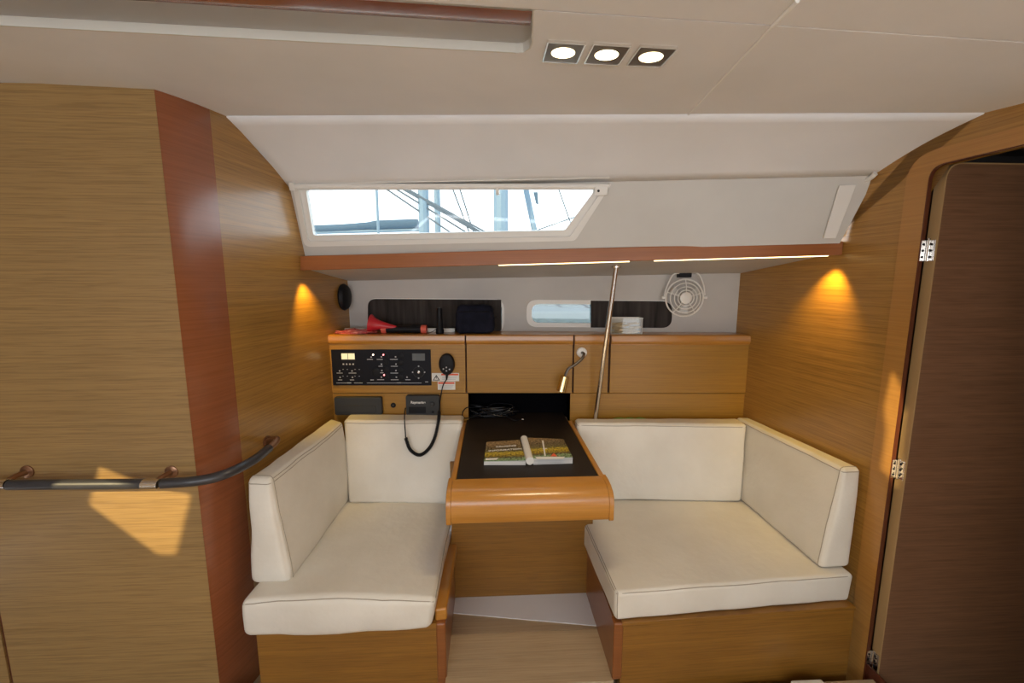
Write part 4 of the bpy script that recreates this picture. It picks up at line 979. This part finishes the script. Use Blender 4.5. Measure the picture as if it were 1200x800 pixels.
# speaker on the left wall
spk = thing('wall_speaker', 'black oval speaker on the left wall below the shelf', 'speaker', PL.world(404, 364, 0))
PLs = PL; a, b = PL.hit(404, 348, .012)
link('shell', lathe(B(), PL.pt(a, b, 0), PL.n, [(0, .055), (.010, .058), (.026, .050), (.034, .032), (.036, 0)], 28, PL.u, (1, 1.28)), 'black', spk)
link('badge', lathe(B(), PL.pt(a - .03, b - .045, .022), PL.n, [(0, .005), (.004, .004)], 8), 'steel', spk)
# fan
ab = PB.hit(803, 344, .05); fo_ = .06
R_ = .5 * (PB.hit(826.5, 344, fo_)[0] - PB.hit(779.5, 344, fo_)[0])
ab = PB.hit(803, 349, fo_)
fan = thing('fan', 'small white round wire fan hanging on the back wall under the shelf', 'fan', PB.pt(ab[0], ab[1], 0))
def circ(r, off, n=40): return [PB.pt(ab[0] + math.cos(2 * PI * k / n) * r, ab[1] + math.sin(2 * PI * k / n) * r, off) for k in range(n)]
bm = B()
for r, off in ((1, fo_ - .012), (.80, fo_ + .002), (.60, fo_ + .008), (.42, fo_ + .011)): tube(bm, circ(R_ * r * .94, off), .0028 if r < 1 else .0045, 6, closed=True)
link('guard_rings', bm, 'white', fan)
for k in range(5):
    an = PI / 2 + 2 * PI * k / 5; pts = [PB.pt(ab[0] + math.cos(an) * R_ * r, ab[1] + math.sin(an) * R_ * r, fo_ + o) for r, o in ((.25, .012), (.6, .008), (.94, -.012))]
    link('guard_spoke', tube(B(), pts, .0026, 6), 'white', fan)
link('hub', lathe(B(), PB.pt(*ab, fo_ + .004), PB.n, [(0, R_ * .3), (.008, R_ * .3), (.013, R_ * .22)], 22), 'white', fan)
M['fanblade'] = mat('fan_blade', (.6, .58, .55), .5)
for k in range(3):
    an0 = 2 * PI * k / 3 + .4; bm = B()
    q = [(R_ * .22, an0), (R_ * .8, an0 - .25), (R_ * .84, an0 + .35), (R_ * .22, an0 + .7)]
    prism(bm, [PB.pt(ab[0] + math.cos(t) * r, ab[1] + math.sin(t) * r, fo_ - .018 + .014 * (i > 1)) for i, (r, t) in enumerate(q)], PB.n * .0015)
    link('blade', bm, 'fanblade', fan)
link('motor', lathe(B(), PB.pt(*ab, fo_ - .055), PB.n, [(0, R_ * .22), (.035, R_ * .3), (.06, R_ * .25)], 20), 'white', fan)
yk = smoothpath([PB.pt(ab[0] - R_ * 1.02, ab[1] - .002, fo_ - .015)] + [PB.world(x, y, fo_ - .02) for x, y in ((780, 340), (784, 330), (790, 321), (803, 320), (817, 320), (824, 332), (826, 346))] , 5)
link('yoke', tube(B(), yk, .004, 8), 'white', fan)
for sgn in (-1, 1): link('pivot_knob', lathe(B(), PB.pt(ab[0] + sgn * R_ * 1.05, ab[1] + .002, fo_ - .015), PB.u, [(-.008, .008), (.008, .008)], 12), 'white', fan)
link('mount', ubox(B(), PB, 796, 318, 811, 325, 0, fo_ - .015), 'black', fan, bev=.004)
# grab pole
tp, bp_ = at_y(722, 313, 2.0), PU.world(697, 491, .045)
gp = thing('grab_pole', 'slanting stainless steel pole from the shelf down to the cabinet', 'pole', bp_)
link('tube', tube(B(), [bp_ - Vector((0, 0, .02)), tp + (tp - bp_) * .03], .0115, 16), 'steel', gp)
link('flange', lathe(B(), tp + (tp - bp_) * .0, (0, 0, 1), [(-.002, .022), (.004, .022)], 20), 'steel', gp)

# ============================================================ HANDRAIL on the front panel
RR = .0165
hy = 1.365
st_ = [at_y(x, y, hy) for x, y in ((-420, 569), (8, 568), (188, 566.5))]
cv = [at_y(190, 566.5, hy), at_y(225, 564, 1.372), at_y(253, 559, 1.395), at_y(279, 549, 1.45), at_y(300, 537, 1.53), at_y(315, 525, 1.62)]
zr = st_[1].z
hr_ = thing('handrail', 'steel handrail with dark grips bending round the reddish post', 'handrail', at_y(150, 566, 1.43))
link('grip', tube(B(), [Vector((-2.6, hy, zr)), at_y(-8, 568, hy)], RR, 20), 'railgrip', hr_)
link('grip', tube(B(), [at_y(11, 568, hy), at_y(168, 566.7, hy)], RR, 20), 'railgrip', hr_)
link('grip', tube(B(), smoothpath(cv, 8), RR, 20), 'railgrip', hr_)
for x in (0, 177): link('collar', tube(B(), [at_y(x - 9, 567.3, hy), at_y(x + 10, 567.2, hy)], RR + .0006, 20), 'chrome', hr_)
for x in (3, 180):
    p = at_y(x, 567, hy); q = Vector((p.x + .012, 1.43, p.z + .012))
    br = link('bracket', tube(B(), smoothpath([p, Vector((p.x + .006, (hy + 1.43) / 2, p.z + .010)), q], 4), [.009] * 8 + [.012], 12), 'copper', hr_)
    link('flange', lathe(B(), q, (0, -1, 0), [(0, .022), (.004, .022), (.007, .014)], 20), 'copper', br)
e0 = cv[-1]; wq = PL.world(313, 517, 0)
ecap = smoothpath([e0, e0 + Vector((.01, .035, .012)), e0 + Vector((-.002, .062, .014)), wq], 6)
br = link('bracket', tube(B(), ecap, .0125, 14), 'copper', hr_)
link('flange', lathe(B(), wq, PL.n, [(0, .024), (.004, .024), (.008, .015)], 20), 'copper', br)

# ============================================================ DOWNLIGHTS
g_ = 'square downlights in the ceiling'
for i, (x, y) in enumerate(((660, 60), (711, 62.5), (763, 65))):
    c = cpx(x, y); a, b = CP.hit(x, y)
    lab = ('square chrome ceiling light nearest the wooden recess, left of three', 'middle one of three square chrome ceiling lights in a row', 'square chrome ceiling light nearest the diagonal ceiling seam, right of three')[i]
    t = thing('downlight', lab, 'ceiling light', c, g_)
    hw_, hh_ = .040, .046
    nn = CP.n
    oq = [(a - hw_, b - hh_), (a + hw_, b - hh_), (a + hw_, b + hh_), (a - hw_, b + hh_)]
    iq = [(a + math.cos(2 * PI * k / 24) * .027, b + math.sin(2 * PI * k / 24) * .027) for k in range(24)]
    link('bezel', ring_panel(B(), CP, oq, iq, -.0, .004), 'bronze', t, smooth=30)
    rim = [(a - hw_ - .002, b - hh_ - .002), (a + hw_ + .002, b - hh_ - .002), (a + hw_ + .002, b + hh_ + .002), (a - hw_ - .002, b + hh_ + .002)]
    link('rim', ring_panel(B(), CP, rim, [(a - hw_ + .001, b - hh_ + .001), (a + hw_ - .001, b - hh_ + .001), (a + hw_ - .001, b + hh_ - .001), (a - hw_ + .001, b + hh_ - .001)], -.0, .005), 'chrome', t, smooth=30)
    link('lamp', lathe(B(), CP.pt(a, b, .001), nn, [(0, .0265), (.003, .0265), (.005, .02), (.0055, .001)], 22), 'bulb', t)
    pos = CP.pt(a, b, .03); spot('downlight_beam', pos, pos - Vector((0, 0, 1)), 5, (1, .80, .52), 125, .8, .02)

# ============================================================ OUTSIDE: harbour seen through the windows
struct('harbour_water', box(B(), (-60, 3.2, -.62), (60, 90, -.6)), 'water')
def boat(x, Y, r, lab, stays=(), lean=0, top=14):
    p = at_y(x, 262, Y); base = Vector((p.x, Y, -.6)); t = thing('sailboat', lab, 'boat', base)
    hp_ = [(-.5, 0), (-.46, -.9), (-.2, -1.3), (.3, -1.1), (.62, 0), (.3, 1.1), (-.2, 1.3), (-.46, .9)]
    bm = B(); prism(bm, [base + Vector((a_ * 8, b_, 0)) for a_, b_ in hp_], (0, 0, .9)); link('hull', bm, 'hullwhite', t, bev=.1)
    bm = B(); prism(bm, [base + Vector((a_ * 5 + .3, b_ * .6, .85)) for a_, b_ in hp_], (0, 0, .5)); link('coachroof', bm, 'hullwhite', t, bev=.1)
    link('mast', tube(B(), [base + Vector((0, 0, 1)), (p.x + lean, Y, top)], r, 10), 'mastpaint', t)
    for q0, q1 in stays:
        a, b = at_y(*q0, Y - .1), at_y(*q1, Y - .1); d = (b - a).normalized(); t0 = (-.3 - a.z) / d.z if d.z else 0
        lo_, hi_ = a + d * max(-12, min(12, t0)), a - d * max(-6, min(6, t0))
        link('stay', tube(B(), [lo_, hi_], .03, 5), 'wire', t)
    return t, p
boat(443, 20, .06, 'sailboat with the thin pale mast seen in the left part of the big window')
boat(497, 14, .17, 'sailboat with the widest mast left of the big window middle, many diagonal stays', [((458, 225), (526, 271)), ((470, 225), (530, 262)), ((478, 225), (556, 270)), ((484, 225), (562, 268))])
boat(513, 17, .12, 'sailboat with a mast close right of the widest left mast', [((532, 225), (546, 262)), ((540, 225), (553, 266))])
boat(587, 11, .19, 'sailboat with the wide mast just right of the blind clip', [((500, 235), (560, 270))])
t5, _ = boat(645, 21, .14, 'sailboat with a leaning mast in the right part of the big window', [((656, 225), (669, 262)), ((634, 268), (680, 252))], lean=-3)
pn = [at_y(*q, 20.8) for q in ((625, 225), (630, 225), (631, 240), (628, 238))]
link('pennant', prism(B(), pn, (0, .02, 0)), 'bluecloth', t5, smooth=0)
t, _ = boat(300, 24, .1, 'sailboat with a long blue covered boom low in the left of the big window')
pts = [at_y(x, y, 24) for x, y in ((300, 269), (365, 268), (400, 267), (440, 264), (490, 262))]
link('sail_cover', tube(B(), smoothpath(pts, 5), [.16] * 5 + [.2] * 10 + [.26] * 6, 12), 'bluecloth', t)
link('boom', tube(B(), [at_y(295, 274, 24), at_y(495, 269, 24)], .1, 10), 'mastpaint', t)

for o in list(bpy.data.objects):
    if o.type == 'MESH' and o.parent is None and 'kind' not in o and 'category' not in o: print('UNTAGGED', o.name)
